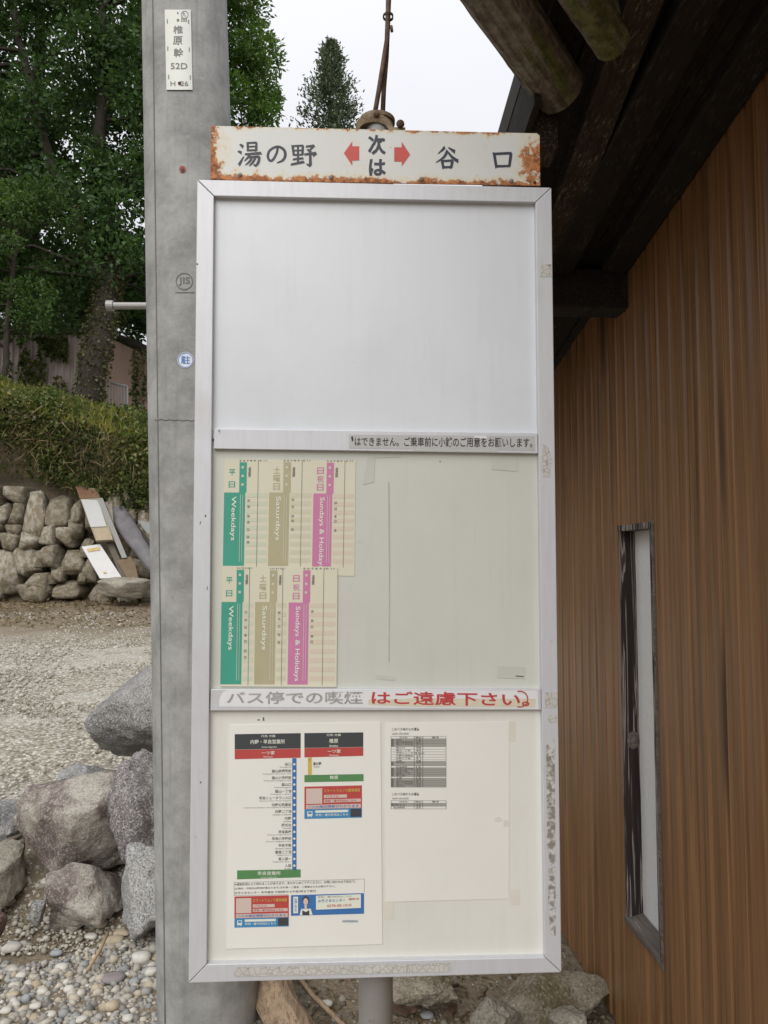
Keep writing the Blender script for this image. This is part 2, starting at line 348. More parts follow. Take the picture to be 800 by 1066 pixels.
TXT = list(dict.fromkeys(TXT))
TM = {}
_tmp = []
for t in TXT:
    cu = bpy.data.curves.new('t', 'FONT'); cu.body = t; cu.size = 1; cu.resolution_u = 3
    cu.offset = {'バス停での喫煙': 0.016, 'はご遠慮下さい。': 0.02, 'Weekdays': 0.008, 'Saturdays': 0.008, 'Sundays & Holidays': 0.008, 'はできません。ご乗車前に小銭のご用意をお願いします。': 0.012, '次': 0.035, 'は': 0.035}.get(t, 0.012)
    o = bpy.data.objects.new('t', cu); COL.objects.link(o); _tmp.append(o)
dg = bpy.context.evaluated_depsgraph_get(); dg.update()
for t, o in zip(TXT, _tmp):
    me = o.evaluated_get(dg).to_mesh()
    v = np.array([x.co[:2] for x in me.vertices]); f = [tuple(p.vertices) for p in me.polygons]
    if len(v) == 0: v = np.zeros((3, 2)); f = [(0, 1, 2)]
    mn, mxv = v.min(0), v.max(0)
    TM[t] = ((v - mn) / np.maximum(mxv - mn, 1e-6), f, (mxv - mn))
    o.evaluated_get(dg).to_mesh_clear()
for o in _tmp:
    cu = o.data; bpy.data.objects.remove(o); bpy.data.curves.remove(cu)
# ================================================================== GROUND
def sstep(a, b, x):
    t = np.clip((x - a) / (b - a), 0, 1); return t * t * (3 - 2 * t)
def hedge_top(X): return np.clip(3.62 + (-3.0 - X) * 0.25, 3.0, 5.2)
def ground_h(X, Y):
    X = np.asarray(X, float); Y = np.asarray(Y, float)
    left = 1 - sstep(0.2, 1.6, X)
    h = 0.23 * sstep(2.95, 3.75, Y) * left + np.clip((Y - 3.75) / 7.25, 0, 1) * 0.62 * (0.35 + 0.65 * left)
    h = h + 0.24 * np.exp(-((X + 0.72) / 0.30) ** 2 - ((Y - 3.86) / 0.30) ** 2)
    bank = sstep(11.15, 11.55, Y) * (1 - sstep(3, 9, X)) * 1.75
    top = sstep(11.5, 12.8, Y) * (1 - sstep(3, 9, X)) * (hedge_top(X) - 0.35 - 2.6)
    return h + bank + np.maximum(top, 0)
xs = np.concatenate([[-400, -150, -60, -30, -18, -12, -9], np.arange(-7.5, 2.7, 0.075), [4, 7, 12, 25, 60, 150, 400]])
ys = np.concatenate([[-300, -100, -40, -15, -6, -2, 0, 1], np.arange(1.6, 13.3, 0.075), [14, 15, 17, 20, 26, 36, 60, 120, 300, 700]])
GX, GY = np.meshgrid(xs, ys); GZ = ground_h(GX, GY)
for (s_, a_) in ((1.3, 0.025), (4.0, 0.016), (11.0, 0.009)):
    nzv = np.array([noise.noise(Vector((x * s_, y * s_, 3.1 * s_))) for x, y in zip(GX.ravel(), GY.ravel())]).reshape(GX.shape)
    GZ = GZ + nzv * a_ * (0.4 + 0.6 * sstep(2.8, 3.4, GY)) * ((GX > -8) & (GX < 3) & (GY < 14))
nx, ny = len(xs), len(ys); ii = (np.arange(ny - 1)[:, None] * nx + np.arange(nx - 1)[None, :]).ravel()
g = mesh_obj('ground', np.stack([GX, GY, GZ], -1).reshape(-1, 3), np.stack([ii, ii + 1, ii + nx + 1, ii + nx], -1), mat_ground(), smooth=True)
tag(g, 'stony ground rising from the roadside to a gravel lot', 'ground', kind='structure')
def gz(x, y): return float(ground_h(x, y))

# ================================================================== SHED WITH WOODGRAIN SIDING (right)
WX, PITCH = 0.88, 0.0745
WY0, WY1, WZ0, WZ1 = 2.0, 2.0 + 3 * PITCH, 0.392, 1.547
def roof_z(Y): return 2.475 - 0.180 * (Y - 1.416)
shed = empty('shed', (0.9, 2.0, 0.0), 'brown woodgrain clad shed wall under dark mossy eaves beside the sign', 'shed')
def siding_board(y0, z0, z1, gap=0.0):
    pr = [(0.012, 0.0), (0.001, 0.0), (0.001, 0.008), (-0.006, 0.0145), (-0.006, 0.0415), (-0.0052, 0.0425), (-0.006, 0.0435), (-0.006, PITCH - 0.0025 - gap), (0.001, PITCH - 0.0005 - gap), (0.012, PITCH - 0.0005 - gap)]
    b = MB(); b.prism([(WX + x, y0 + y, z0) for x, y in pr], [(WX + x, y0 + y, z1) for x, y in pr])
    o = b.build('siding_board', MAT['siding'], shed, loc=(WX - 0.9, y0 - 2.0, 0)); return o
for i in range(-40, 48):
    y0 = 2.0 + i * PITCH; zt = roof_z(y0 + PITCH) + 0.02; zb = 0.015
    if 0 <= i <= 2:
        siding_board(y0, zb, WZ0); siding_board(y0, WZ1, zt)
    else: siding_board(y0, zb, zt, 0.004 if i % 7 == 6 else 0.0)
ye0, ye1 = 2.0 - 40 * PITCH, 2.0 + 48 * PITCH
core = plain('shed_inner_wall', (0.10, 0.085, 0.07), 0.9)
b = MB(); b.box((0.99, ye0, -0.1), (4.2, ye1, 1.9)); b.build('wall', core, shed)
b = MB(); b.box((WX + 0.0125, ye0, -0.12), (0.9895, ye1, 0.012)); b.build('footing', plain('footing_concrete', (0.13, 0.125, 0.115), 0.9, 0.3, 20), shed)
b = MB()
for (ya, yb) in ((ye0, WY0 - 0.012), (WY1 + 0.012, ye1)): b.box((WX + 0.0125, ya, 0.0135), (0.9895, yb, 2.1))
b.box((WX + 0.0125, WY0 - 0.0115, 0.0135), (0.9895, WY1 + 0.0115, WZ0 - 0.03)); b.box((WX + 0.0125, WY0 - 0.0115, WZ1 + 0.02), (0.9895, WY1 + 0.0115, 2.1))
b.build('stud_wall', core, shed)
# window slit
wf = mat_wood('weathered_dark_wood', (0.012, 0.009, 0.008), (0.040, 0.028, 0.025), (0.36, 0.325, 0.285), 2, 1.0, 2.0)
ws = mat_wood('weathered_grey_wood', (0.06, 0.05, 0.042), (0.15, 0.13, 0.112), (0.34, 0.31, 0.27), 1, 0.7, 1.3)
k = MT('streaked_dark_jamb', 0.75); v_ = k.coord('Object', (42, 42, 1.1)); n_ = k.noise(v_, 1.5, 3, 0.5, 1.6); c_ = k.mix(k.step(n_, 0.35, 0.6), (0.016, 0.011, 0.010), (0.05, 0.034, 0.030)); c_ = k.mix(k.math('MULTIPLY', k.math('MULTIPLY', k.step(n_, 0.50, 0.54), k.step(n_, 0.62, 0.57)), 0.95), c_, (0.30, 0.265, 0.235)); k.col(c_).bump(n_, 0.5, 0.004); wf = k.m
wdw = MB().box((0.9150, WY0 + 0.001, WZ0), (0.9200, WY1 - 0.001, WZ1 - 0.001))
k = MT('frosted_pane', 0.35, 0, 0.5); v_ = k.coord(); k.col(k.mix(k.noise(v_, 75, 5, 0.7), (0.60, 0.60, 0.585), (0.84, 0.84, 0.825))).bump(k.noise(v_, 260, 3), 0.35, 0.002)
wdo = wdw.build('window', k.m, shed)
MB().box((WX - 0.0115, WY1 - 0.012, WZ0 - 0.001), (0.9148, WY1 + 0.004, WZ1 + 0.004)).build('jamb', wf, wdo)
MB().box((WX - 0.0115, WY0 - 0.006, WZ0 - 0.001), (0.9148, WY0 + 0.0008, WZ1 + 0.004)).build('jamb', wf, wdo)
MB().box((WX - 0.0130, WY0 - 0.006, WZ1 - 0.010), (0.9146, WY1 + 0.006, WZ1 + 0.008)).build('lintel', wf, wdo)
MB().hexa([(WX - 0.016, WY0 - 0.008, WZ0 - 0.020), (0.9144, WY0 - 0.008, WZ0 - 0.020), (0.9144, WY1 + 0.008, WZ0 - 0.020), (WX - 0.016, WY1 + 0.008, WZ0 - 0.020),
           (WX - 0.016, WY0 - 0.008, WZ0 - 0.002), (0.9144, WY0 - 0.008, WZ0 + 0.012), (0.9144, WY1 + 0.008, WZ0 + 0.012), (WX - 0.016, WY1 + 0.008, WZ0 - 0.002)]).build('sill', ws, wdo, bevel=0.002)
MB().box((WX - 0.0100, WY0 - 0.018, WZ0 - 0.03), (WX - 0.0062, WY0 - 0.0065, WZ1 + 0.012)).build('casing', ws, wdo)
# knot on the far jamb
kp = atY(660, 771, WY1 - 0.012); b = MB()
ring = []
for r_, h_ in ((0.020, 0.0), (0.014, 0.004), (0.009, 0.001), (0.005, 0.005)):
    ring.append([(kp[0] + r_ * math.cos(t), WY1 - 0.0121 - h_, kp[2] + 1.35 * r_ * math.sin(t)) for t in np.linspace(0, 2 * math.pi, 14, endpoint=False)])
fs = []
for j in range(3): fs += [(j * 14 + q, j * 14 + (q + 1) % 14, (j + 1) * 14 + (q + 1) % 14, (j + 1) * 14 + q) for q in range(14)]
fs.append(tuple(42 + q for q in range(14)))
b.add(sum(ring, []), fs).build('knot', ws, wdo, smooth=True)
# eaves
soft = mat_wood('dark_soffit_wood', (0.006, 0.0045, 0.0037), (0.016, 0.0115, 0.009), (0.17, 0.15, 0.12), 1, 0.35, 1.6)  # near-black wood tones with sparse paler flecks
brd = mat_wood('worn_brown_board', (0.018, 0.012, 0.009), (0.045, 0.032, 0.024), (0.33, 0.28, 0.20), 1, 0.8, 2.0)
k = MT('mossy_timber', 0.95); v_ = k.coord('Object', (9, 9, 1.6), True); vb_ = k.coord('Object', (1, 1, 1), True); n_ = k.noise(v_, 1.3, 5, 0.6, 0.5); n2_ = k.noise(vb_, 42, 7, 0.75); n3_ = k.noise(k.coord('Object', (45, 45, 3.0), True), 1.2, 5, 0.65)
c_ = k.ramp(k.math('ADD', k.math('MULTIPLY', n2_, 0.5), k.math('MULTIPLY', n3_, 0.5)), [(0.34, (0.05, 0.04, 0.032)), (0.46, (0.18, 0.155, 0.125)), (0.60, (0.40, 0.37, 0.325)), (0.70, (0.56, 0.54, 0.49))])
c_ = k.mix(k.math('MULTIPLY', k.step(n_, 0.52, 0.62), 0.8), c_, k.mix(k.step(n2_, 0.3, 0.7), (0.05, 0.07, 0.012), (0.21, 0.245, 0.05)))
k.col(c_).bump(k.math('ADD', n3_, k.math('MULTIPLY', n2_, 0.6)), 0.8, 0.012); MAT['mossy'] = k.m
rp0 = np.array([0, 1.416, 2.475]); rn = np.array([0, 0.180, 1.0]); rn = rn / np.linalg.norm(rn)
def under(px, py, drop): return onplane(px, py, rp0 - rn * drop, rn)
def slopebox(x0, x1, y0, y1, d0, d1):   # box following the roof slope, d = depth below the roof plane
    p = []
    for d in (d1, d0):
        for (x, y) in ((x0, y0), (x1, y0), (x1, y1), (x0, y1)): p.append((x, y, roof_z(y) - d))
    return p
# soffit boards along the slope
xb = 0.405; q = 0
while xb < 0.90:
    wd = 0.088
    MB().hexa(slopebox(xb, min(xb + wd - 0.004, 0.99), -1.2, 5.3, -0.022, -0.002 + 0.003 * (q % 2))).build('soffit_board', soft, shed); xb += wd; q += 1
# verge beam with scratched face
A1, A2 = under(652, 4, 0.045), under(584, 196, 0.045); B1, B2 = under(693, 0, 0.045), under(600, 236, 0.045)
def ext(a, b_, t): return a + (b_ - a) * t
quad = [ext(A1, A2, -1.2), ext(B1, B2, -1.2), ext(B1, B2, 2.4), ext(A1, A2, 2.4)]
MB().hexa([tuple(p) for p in quad] + [tuple(p + np.array([0, 0, 0.046])) for p in quad]).build('verge_beam', brd, shed, bevel=0.004)
# cross beams projecting through the wall
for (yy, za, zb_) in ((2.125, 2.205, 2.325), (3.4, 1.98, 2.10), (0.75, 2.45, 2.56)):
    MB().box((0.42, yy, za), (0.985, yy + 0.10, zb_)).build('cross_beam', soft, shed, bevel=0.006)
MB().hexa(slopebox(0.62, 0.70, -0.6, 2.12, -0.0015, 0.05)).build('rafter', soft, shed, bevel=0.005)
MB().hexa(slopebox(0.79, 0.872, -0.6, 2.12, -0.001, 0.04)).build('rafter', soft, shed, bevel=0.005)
# barge boards at the outer edge
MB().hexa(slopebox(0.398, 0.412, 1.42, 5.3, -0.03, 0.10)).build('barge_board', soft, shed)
MB().hexa(slopebox(0.4135, 0.47, 1.50, 1.56, -0.0012, 0.13)).build('bracket_block', brd, shed)
# mossy timbers
def timber(pa, pb, wid, thk, seed):
    r_ = random.Random(seed); ax_ = Vector(pb - pa); L_ = ax_.length; ax_.normalize(); s_v = ax_.cross(Vector(rn)).normalized(); u_v = s_v.cross(ax_)
    sec_ = [(-0.5, 0.45), (-0.5, 0.05), (-0.44, -0.22), (-0.30, -0.42), (-0.10, -0.52), (0.12, -0.52), (0.31, -0.43), (0.44, -0.24), (0.5, 0.05), (0.5, 0.45)]
    vs_ = []; nS = len(sec_); nL = 22
    for j in range(nL):
        for q_, (a, c) in enumerate(sec_):
            jt = 1 + 0.05 * noise.noise(Vector((j * 0.55, q_ * 0.8, seed * 1.7))); vs_.append((a * wid * jt, c * thk * jt, L_ * j / (nL - 1)))
    fs_ = [(j * nS + q_, j * nS + (q_ + 1) % nS, (j + 1) * nS + (q_ + 1) % nS, (j + 1) * nS + q_) for j in range(nL - 1) for q_ in range(nS)] + [tuple(range(nS))[::-1], tuple((nL - 1) * nS + q_ for q_ in range(nS))]
    me = bpy.data.meshes.new('mossy_timber'); me.from_pydata(vs_, [], fs_); me.materials.append(MAT['mossy']); o = bpy.data.objects.new('mossy_timber', me); COL.objects.link(o); o.parent = shed
    Mx = Matrix.Identity(4)
    for i in range(3): Mx[i][0], Mx[i][1], Mx[i][2], Mx[i][3] = s_v[i], u_v[i], ax_[i], pa[i] - shed.location[i]
    o.matrix_local = Mx; m = o.modifiers.new('bevel', 'BEVEL'); m.width = 0.004; m.segments = 2; return o
def tb(a, b_, drop, wid, thk):
    P1, P2 = under(*a, drop), under(*b_, drop); return timber(P1, P1 + (P2 - P1) * 2.2, wid, thk, int(a[0]))
tb((584, 100), (516, 0), 0.042, 0.098, 0.075); tb((640, 46), (610, 0), 0.038, 0.075, 0.066)
# roof deck over everything; unseen run past the camera added to shade the wall
Ea, Eb = under(549, 90, 0.0), under(487, 0, 0.0); Ed = (Eb - Ea) / np.linalg.norm(Eb - Ea)
Ec = Ea + Ed * 0.42
plan = [(0.398, 5.4), (0.398, Ea[1] + 0.02), (Ea[0], Ea[1]), (Ec[0], Ec[1]), (Ec[0], -1.3), (4.3, -1.3), (4.3, 5.4)]
MB().prism([(x, y, roof_z(y) + 0.0225) for x, y in plan], [(x, y, roof_z(y) + 0.10) for x, y in plan]).build('roof', plain('old_roof_deck', (0.045, 0.042, 0.038), 0.9, 0.3, 8), shed)

# ================================================================== UTILITY POLE
PY = 2.47
Pb = at(217.5, 1066, 1, PY); Pt = at(192.5, 0, 1, PY)
rb_ = 52.3 / F * np.dot(Pb - C, fw) * 0.985; rt_ = 43.6 / F * np.dot(Pt - C, fw) * 0.985
def paxis(z): t = (z - Pb[2]) / (Pt[2] - Pb[2]); return Pb + (Pt - Pb) * t, rb_ + (rt_ - rb_) * t
def polept(px, py, off=0.0):
    d = ray(px, py); t = PY / d[1]
    for _ in range(8):
        z = (C + d * t)[2]; a, r = paxis(z); r += off; ox = C[:2] - a[:2]; A = d[:2] @ d[:2]; B = 2 * ox @ d[:2]; K = ox @ ox - r * r
        D = max(B * B - 4 * A * K, 0); t = (-B - math.sqrt(D)) / (2 * A)
    return C + d * t
pr_, _r = paxis(-0.05)
pole = empty('utility_pole', (pr_[0], pr_[1], 0), 'grey tapered concrete utility pole standing behind the bus stop sign', 'utility pole')
zs = np.concatenate([np.linspace(-0.3, 3.6, 24), np.linspace(4, 10.5, 8)])
MB().tube([paxis(z)[0] for z in zs], [paxis(z)[1] for z in zs], 48).build('shaft', MAT['concrete'], pole, smooth=True)
b = MB(); rg = [polept(x, 437 + 0.6 * math.sin(x * 0.7) + 0.02 * (x - 150), 0.0005) for x in np.linspace(160.5, 236, 30)]
b.tube(rg, 0.0011, 5).build('joint_line', plain('joint_stain', (0.11, 0.11, 0.10), 0.9), pole, smooth=True)
# mould seam
b = MB(); sp_ = [polept(159 + 13.0 * (y / 1066), y, 0.0006) for y in np.linspace(-30, 1066, 40)]
b.tube(sp_, 0.0022, 6).build('mould_seam', plain('seam_concrete', (0.16, 0.16, 0.15), 0.9), pole, smooth=True)
def polesheet(name, x0, x1, y0, y1, mat, off=0.003, nxx=8, nyy=4, lean=0.0, th=0.0016, parent=None):
    b = MB(); fr = []; bk = []
    for j in range(nyy + 1):
        for i in range(nxx + 1):
            y = y0 + (y1 - y0) * j / nyy; x = x0 + (x1 - x0) * i / nxx + lean * (y - y0)
            fr.append(polept(x, y, off)); bk.append(polept(x, y, off - th))
    n = len(fr); W_ = nxx + 1; fs = []
    for j in range(nyy):
        for i in range(nxx):
            a = j * W_ + i; fs.append((a, a + W_, a + W_ + 1, a + 1)); fs.append((n + a, n + a + 1, n + a + W_ + 1, n + a + W_))
    per = [i for i in range(W_)] + [j * W_ + nxx for j in range(1, nyy + 1)] + [nyy * W_ + i for i in range(nxx - 1, -1, -1)] + [j * W_ for j in range(nyy - 1, 0, -1)]
    for a, c in zip(per, per[1:] + per[:1]): fs.append((a, c, n + c, n + a))
    b.add(fr + bk, fs); return b.build(name, mat, parent or pole, smooth=False)
def poletext(t, x0, x1, y0, y1, mat, off, parent, lean=0.02, name='lettering'):
    v, f, _ = TM[t]; pts = [polept(x0 + a * (x1 - x0) + lean * (y1 - c * (y1 - y0) - 10), y1 - c * (y1 - y0), off) for a, c in v]
    return mesh_obj(name, pts, f, mat, parent)
plm = plain('number_plate_enamel', (0.66, 0.67, 0.62), 0.4, 0.08, 30)
npl = polesheet('number_plate', 171.5, 198.7, 10, 93.5, plm, 0.004, 10, 4, 0.022)
ik = plain('engraved_grey_ink', (0.20, 0.20, 0.19), 0.7)
for t, a in (('椎', (180, 190, 26.5, 35)), ('原', (179.5, 189.5, 37.5, 46.5)), ('幹', (180, 190, 50, 59.5)), ('52D', (176.5, 194, 65.5, 72)), ('H  26', (176, 194.5, 84.5, 89.5)), ('田', (188.5, 194.5, 18.5, 22.5)), ('九', (189.5, 193.5, 12.5, 17))):
    poletext(t, *a, ik, 0.0048, npl)
def poledisc(name, px, py, rp, mat, off, parent=None, ring=None, n=20, th=0.0):
    c = [polept(px + rp * math.cos(t), py + rp * math.sin(t), off) for t in np.linspace(0, 2 * math.pi, n, endpoint=False)]
    if ring:
        c2 = [polept(px + ring * math.cos(t), py + ring * math.sin(t), off) for t in np.linspace(0, 2 * math.pi, n, endpoint=False)]
        return MB().add(c + c2, [(i, (i + 1) % n, n + (i + 1) % n, n + i) for i in range(n)]).build(name, mat, parent or pole)
    c2 = [polept(px + rp * math.cos(t), py + rp * math.sin(t), off - th) for t in np.linspace(0, 2 * math.pi, n, endpoint=False)]
    return MB().prism(c2, c).build(name, mat, parent or pole) if th else MB().add(c, [tuple(range(n))]).build(name, mat, parent or pole)
poledisc('stamp_ring', 192.3, 15.2, 4.0, ik, 0.0048, npl, ring=3.4)
rustm = plain('rust_brown', (0.09, 0.03, 0.015), 0.8, 0.3, 200)
poledisc('bolt', 187.0, 86.5, 1.7, rustm, 0.0062, npl, th=0.003); poledisc('bolt', 185.3, 20.6, 1.3, ik, 0.0058, npl, th=0.003); poledisc('bolt', 185.1, 13.2, 0.8, ik, 0.0055, npl, th=0.003)
for (x, y) in ((174.2, 22), (196.4, 22.5), (174.7, 50.5), (197.2, 51.5), (175.6, 80), (198.2, 80.5)):
    polesheet('slot', x - 0.45, x + 0.45, y - 2.2, y + 2.0, ik, 0.0052, 1, 1, 0, 0.001, npl)
poledisc('red_washer', 190, 176, 3.4, plain('red_rubber', (0.32, 0.06, 0.05), 0.6), 0.003, th=0.003); poledisc('screw_head', 190, 176, 1.5, plain('dark_screw', (0.03, 0.03, 0.03), 0.5), 0.006, th=0.003)
sk = poledisc('round_sticker', 193.3, 375, 8.4, plain('pale_blue_sticker', (0.62, 0.67, 0.76), 0.45), 0.0012, th=0.001, n=28)
poledisc('sticker_ring', 193.3, 375, 7.9, plain('sticker_blue', (0.10, 0.19, 0.42), 0.5), 0.0016, sk, ring=7.2, n=28)
poletext('駐', 188.5, 198, 370.5, 379, bpy.data.materials['sticker_blue'], 0.0017, sk, 0)
emb = plain('embossed_concrete', (0.155, 0.155, 0.148), 0.9)
mk = poledisc('cast_mark', 192, 293, 9.0, emb, 0.0012, ring=8.0, n=28)
poletext('JIS', 186, 198, 288.5, 297.5, emb, 0.0012, mk, 0)
polesheet('cast_line', 182.5, 203, 304.2, 305.0, emb, 0.0012, 6, 1, 0, 0.001, mk)
a_, r_ = paxis(at(130, 318, 1, PY)[2]); e0 = np.array([a_[0] - r_ * 0.9, a_[1], a_[2]]); e1 = at(113, 318.5, 1, PY)
MB().tube([e0, e1 + np.array([0.012, 0, 0])], 0.0118, 14).build('step_bolt', MAT['galv'], pole, smooth=False)
MB().tube([e1 + np.array([0.016, 0, 0]), e1 - np.array([0.006, 0, 0])], 0.0175, 16).build('step_bolt_head', MAT['galv'], pole)

# ================================================================== BUS STOP SIGN
sO = np.array([0.05750772, 1.0264778, 0.89139862]); sa, sb, sc_ = -0.01778443, 0.01621184, -0.00227233
SM = (Matrix.Rotation(sa, 3, 'Z') @ Matrix.Rotation(sb, 3, 'X') @ Matrix.Rotation(sc_, 3, 'Y'))
sx, sn, sz = np.array(SM.col[0]), -np.array(SM.col[1]), np.array(SM.col[2])     # right, towards the viewer, up
def P(px, py, d=0.0): return onplane(px, py, sO + sn * d, sn)
base = P(391.5, 1040, -0.06)
sign = empty('bus_stop_sign', (base[0], base[1], gz(base[0], base[1])), 'tall white framed bus stop board with rusty name plate and timetables on a post', 'bus stop sign')
def slab(name, pts, mat, d0, d1, parent=None, bevel=0):
    f = [P(x, y, d1) for x, y in pts]; bk = [p - sn * (d1 - d0) for p in f]
    return MB().prism(bk, f).build(name, mat, parent or sign, bevel=bevel)
def flat(name, pts, mat, d, parent=None):
    return MB().add([P(x, y, d) for x, y in pts], [tuple(range(len(pts)))[::-1]]).build(name, mat, parent or sign)
def flats(name, polys, mat, d, parent=None):
    if name in ('tape_mark', 'worn_patch', 'scuff', 'tape', 'scratch', 'screw_hole', 'smudge', 'table_index', 'table_shade', 'card_field', 'bus_symbol') and len(polys) > 1:
        return [flat(name, p, mat, d, parent) for p in polys][-1]
    b = MB()
    for pts in polys: b.add([P(x, y, d) for x, y in pts], [tuple(range(len(pts)))[::-1]])
    return b.build(name, mat, parent or sign)
def rc(x0, y0, x1, y1): return [(x0, y0), (x1, y0), (x1, y1), (x0, y1)]
def letter(t, q, mat, d, parent=None, name='lettering', rot=False, vis=None):
    """fit the text into the pixel quad q = TL, TR, BR, BL; rot: the text reads downwards"""
    v, f, _ = TM[t]; TL, TR, BR, BL = [np.array(p, float) for p in q]; pts = []
    for a, c in v:
        if rot: a, c = c, 1 - a         # letters turned a quarter clockwise
        top = TL + (TR - TL) * a; bot = BL + (BR - BL) * a; p = bot + (top - bot) * c
        pts.append(P(p[0], p[1], d))
    return mesh_obj(name, pts, f, mat, parent or sign)
oTL, oTR, oBR, oBL = (205.3, 187), (574.5, 195.3), (585, 1013), (196.3, 1024)
iTL, iTR, iBR, iBL = (222.8, 204), (558.0, 210.6), (567.8, 997.3), (215.2, 1004.6)
g_ = 0.35
slab('stile', [(oTL[0], oTL[1] + g_), (iTL[0], iTL[1] + g_), (iBL[0], iBL[1] - g_), (oBL[0], oBL[1] - g_)], MAT['alu'], -0.032, 0.0, bevel=0.0009)
slab('stile', [(iTR[0], iTR[1] + g_), (oTR[0], oTR[1] + g_), (oBR[0], oBR[1] - g_), (iBR[0], iBR[1] - g_)], MAT['alu'], -0.032, 0.0, bevel=0.0009)
slab('rail', [(oTL[0] + g_, oTL[1]), (oTR[0] - g_, oTR[1]), (iTR[0] - g_, iTR[1]), (iTL[0] + g_, iTL[1])], MAT['alu'], -0.0315, -0.0004, bevel=0.0009)
slab('rail', [(iBL[0] + g_, iBL[1]), (iBR[0] - g_, iBR[1]), (oBR[0] - g_, oBR[1]), (oBL[0] + g_, oBL[1])], MAT['alu'], -0.0315, -0.0004, bevel=0.0009)
slab('crossbar', [(223.2, 446.4), (559.9, 451.2), (560.4, 472.3), (222.6, 467.4)], MAT['alu'], -0.0215, -0.0022, bevel=0.0008)
slab('crossbar', [(219.5, 718.0), (563.4, 717.6), (563.8, 739.6), (219.0, 740.3)], MAT['alu'], -0.0215, -0.0022, bevel=0.0008)
slab('back_plate', [(208, 190), (572, 198), (582, 1010), (199, 1021)], MAT['steel'], -0.029, -0.0245)
DP = -0.0095
slab('upper_panel', [(220, 200), (561, 207), (562, 462), (220, 457)], MAT['white'], -0.0185, DP)
slab('middle_panel', [(219, 460), (562, 465), (566, 727), (216, 727)], MAT['mid'], -0.0185, DP - 0.0004)
slab('lower_panel', [(216, 731), (566, 731), (571, 1001), (213, 1008)], MAT['low'], -0.0185, DP - 0.0002)
# header plate
hp = [(219.8, 132.2), (221.0, 131.0), (559.5, 138.9), (562.2, 141.2), (562.8, 193.2), (219.2, 187.4)]
fr = [P(x, y, -0.008) for x, y in hp]; o0 = P(219.2, 187.4, -0.008)
uvs = [(float((p - o0) @ sx), float((p - o0) @ sz)) for p in fr]
bk = [p - sn * 0.0022 for p in fr]; n_ = len(hp)
hdr = mesh_obj('header_plate', bk + fr, [tuple(range(n_))[::-1][::-1]] + [tuple(range(n_, 2 * n_))[::-1]] + [(i, n_ + i, n_ + (i + 1) % n_, (i + 1) % n_) for i in range(n_)], MAT['rustplate'], sign, uv=uvs + uvs)
DH = -0.0076
def brush(box, strokes):
    x0, y0, x1, y1 = box; vs_ = []; fs_ = []; W_ = (x1 - x0 + y1 - y0) / 2
    for si, st in enumerate(strokes):
        pts = np.array([(x0 + (x1 - x0) * p[0] / 100, y0 + (y1 - y0) * p[1] / 100) for p in st]); ws_ = np.array([p[2] / 100 * W_ for p in st])
        m = len(pts)
        if m > 2:
            tt = np.linspace(0, m - 1, (m - 1) * 5 + 1); q = []; wq = np.interp(tt, range(m), ws_)
            for t in tt:
                i = min(int(t), m - 2); u = t - i; p0, p1, p2, p3 = pts[max(i - 1, 0)], pts[i], pts[i + 1], pts[min(i + 2, m - 1)]
                q.append(0.5 * (2 * p1 + (p2 - p0) * u + (2 * p0 - 5 * p1 + 4 * p2 - p3) * u * u + (3 * p1 - p0 - 3 * p2 + p3) * u ** 3))
            pts = np.array(q); ws_ = wq
        m = len(pts); b0 = len(vs_); d = DH + 0.00004 * si
        for i in range(m):
            t = pts[min(i + 1, m - 1)] - pts[max(i - 1, 0)]; t = t / (np.linalg.norm(t) + 1e-9); nn = np.array([-t[1], t[0]])
            sk_ = t * (ws_[i] * 0.22) * (-1 if i == 0 else (1 if i == m - 1 else 0))
            for sg in (1, -1):
                p = pts[i] + nn * sg * ws_[i] / 2 + sk_ * sg; vs_.append(P(p[0], p[1], d))
        fs_ += [(b0 + 2 * i, b0 + 2 * i + 1, b0 + 2 * i + 3, b0 + 2 * i + 2) for i in range(m - 1)]
    return mesh_obj('lettering', vs_, fs_, MAT['ink'], hdr)
brush((248, 147.5, 272.8, 173), [[(8, 10, 8), (22, 22, 13)], [(0, 38, 8), (15, 46, 13)], [(3, 96, 12), (10, 84, 11), (24, 60, 4)],
    [(40, 3, 10), (41, 38, 9)], [(38, 5, 7), (79, 3, 8)], [(77, 2, 9), (76, 38, 10)], [(42, 20, 6), (76, 19, 6)], [(41, 35, 7), (77, 34, 7)], [(28, 51, 7), (98, 46, 11)],
    [(50, 50, 9), (40, 65, 8), (26, 78, 3)], [(42, 63, 7), (90, 60, 9)], [(88, 58, 11), (86, 80, 11), (74, 97, 9), (64, 91, 3)], [(58, 64, 9), (48, 80, 8), (30, 95, 3)], [(73, 64, 9), (62, 82, 8), (46, 99, 3)]])
brush((278, 152, 298.3, 170), [[(56, 6, 13), (50, 40, 13), (32, 78, 13), (15, 84, 13), (5, 60, 14), (12, 30, 13), (36, 9, 12), (64, 5, 13), (89, 25, 15), (94, 55, 16), (82, 82, 14), (52, 98, 6)]])
brush((302.8, 149.8, 329.8, 174.5), [[(7, 6, 11), (12, 48, 9)], [(7, 9, 7), (49, 7, 8)], [(47, 5, 10), (45, 48, 10)], [(11, 28, 6), (46, 27, 6)], [(12, 46, 7), (46, 45, 7)], [(28, 8, 8), (28, 82, 9)], [(8, 65, 7), (49, 60, 8)], [(0, 87, 8), (52, 75, 10)],
    [(58, 11, 7), (92, 7, 9)], [(90, 7, 9), (72, 27, 5)], [(64, 22, 6), (79, 36, 12)], [(52, 44, 7), (99, 38, 10)], [(98, 37, 11), (86, 52, 4)], [(75, 42, 10), (76, 90, 12)], [(77, 92, 11), (60, 84, 3)]])
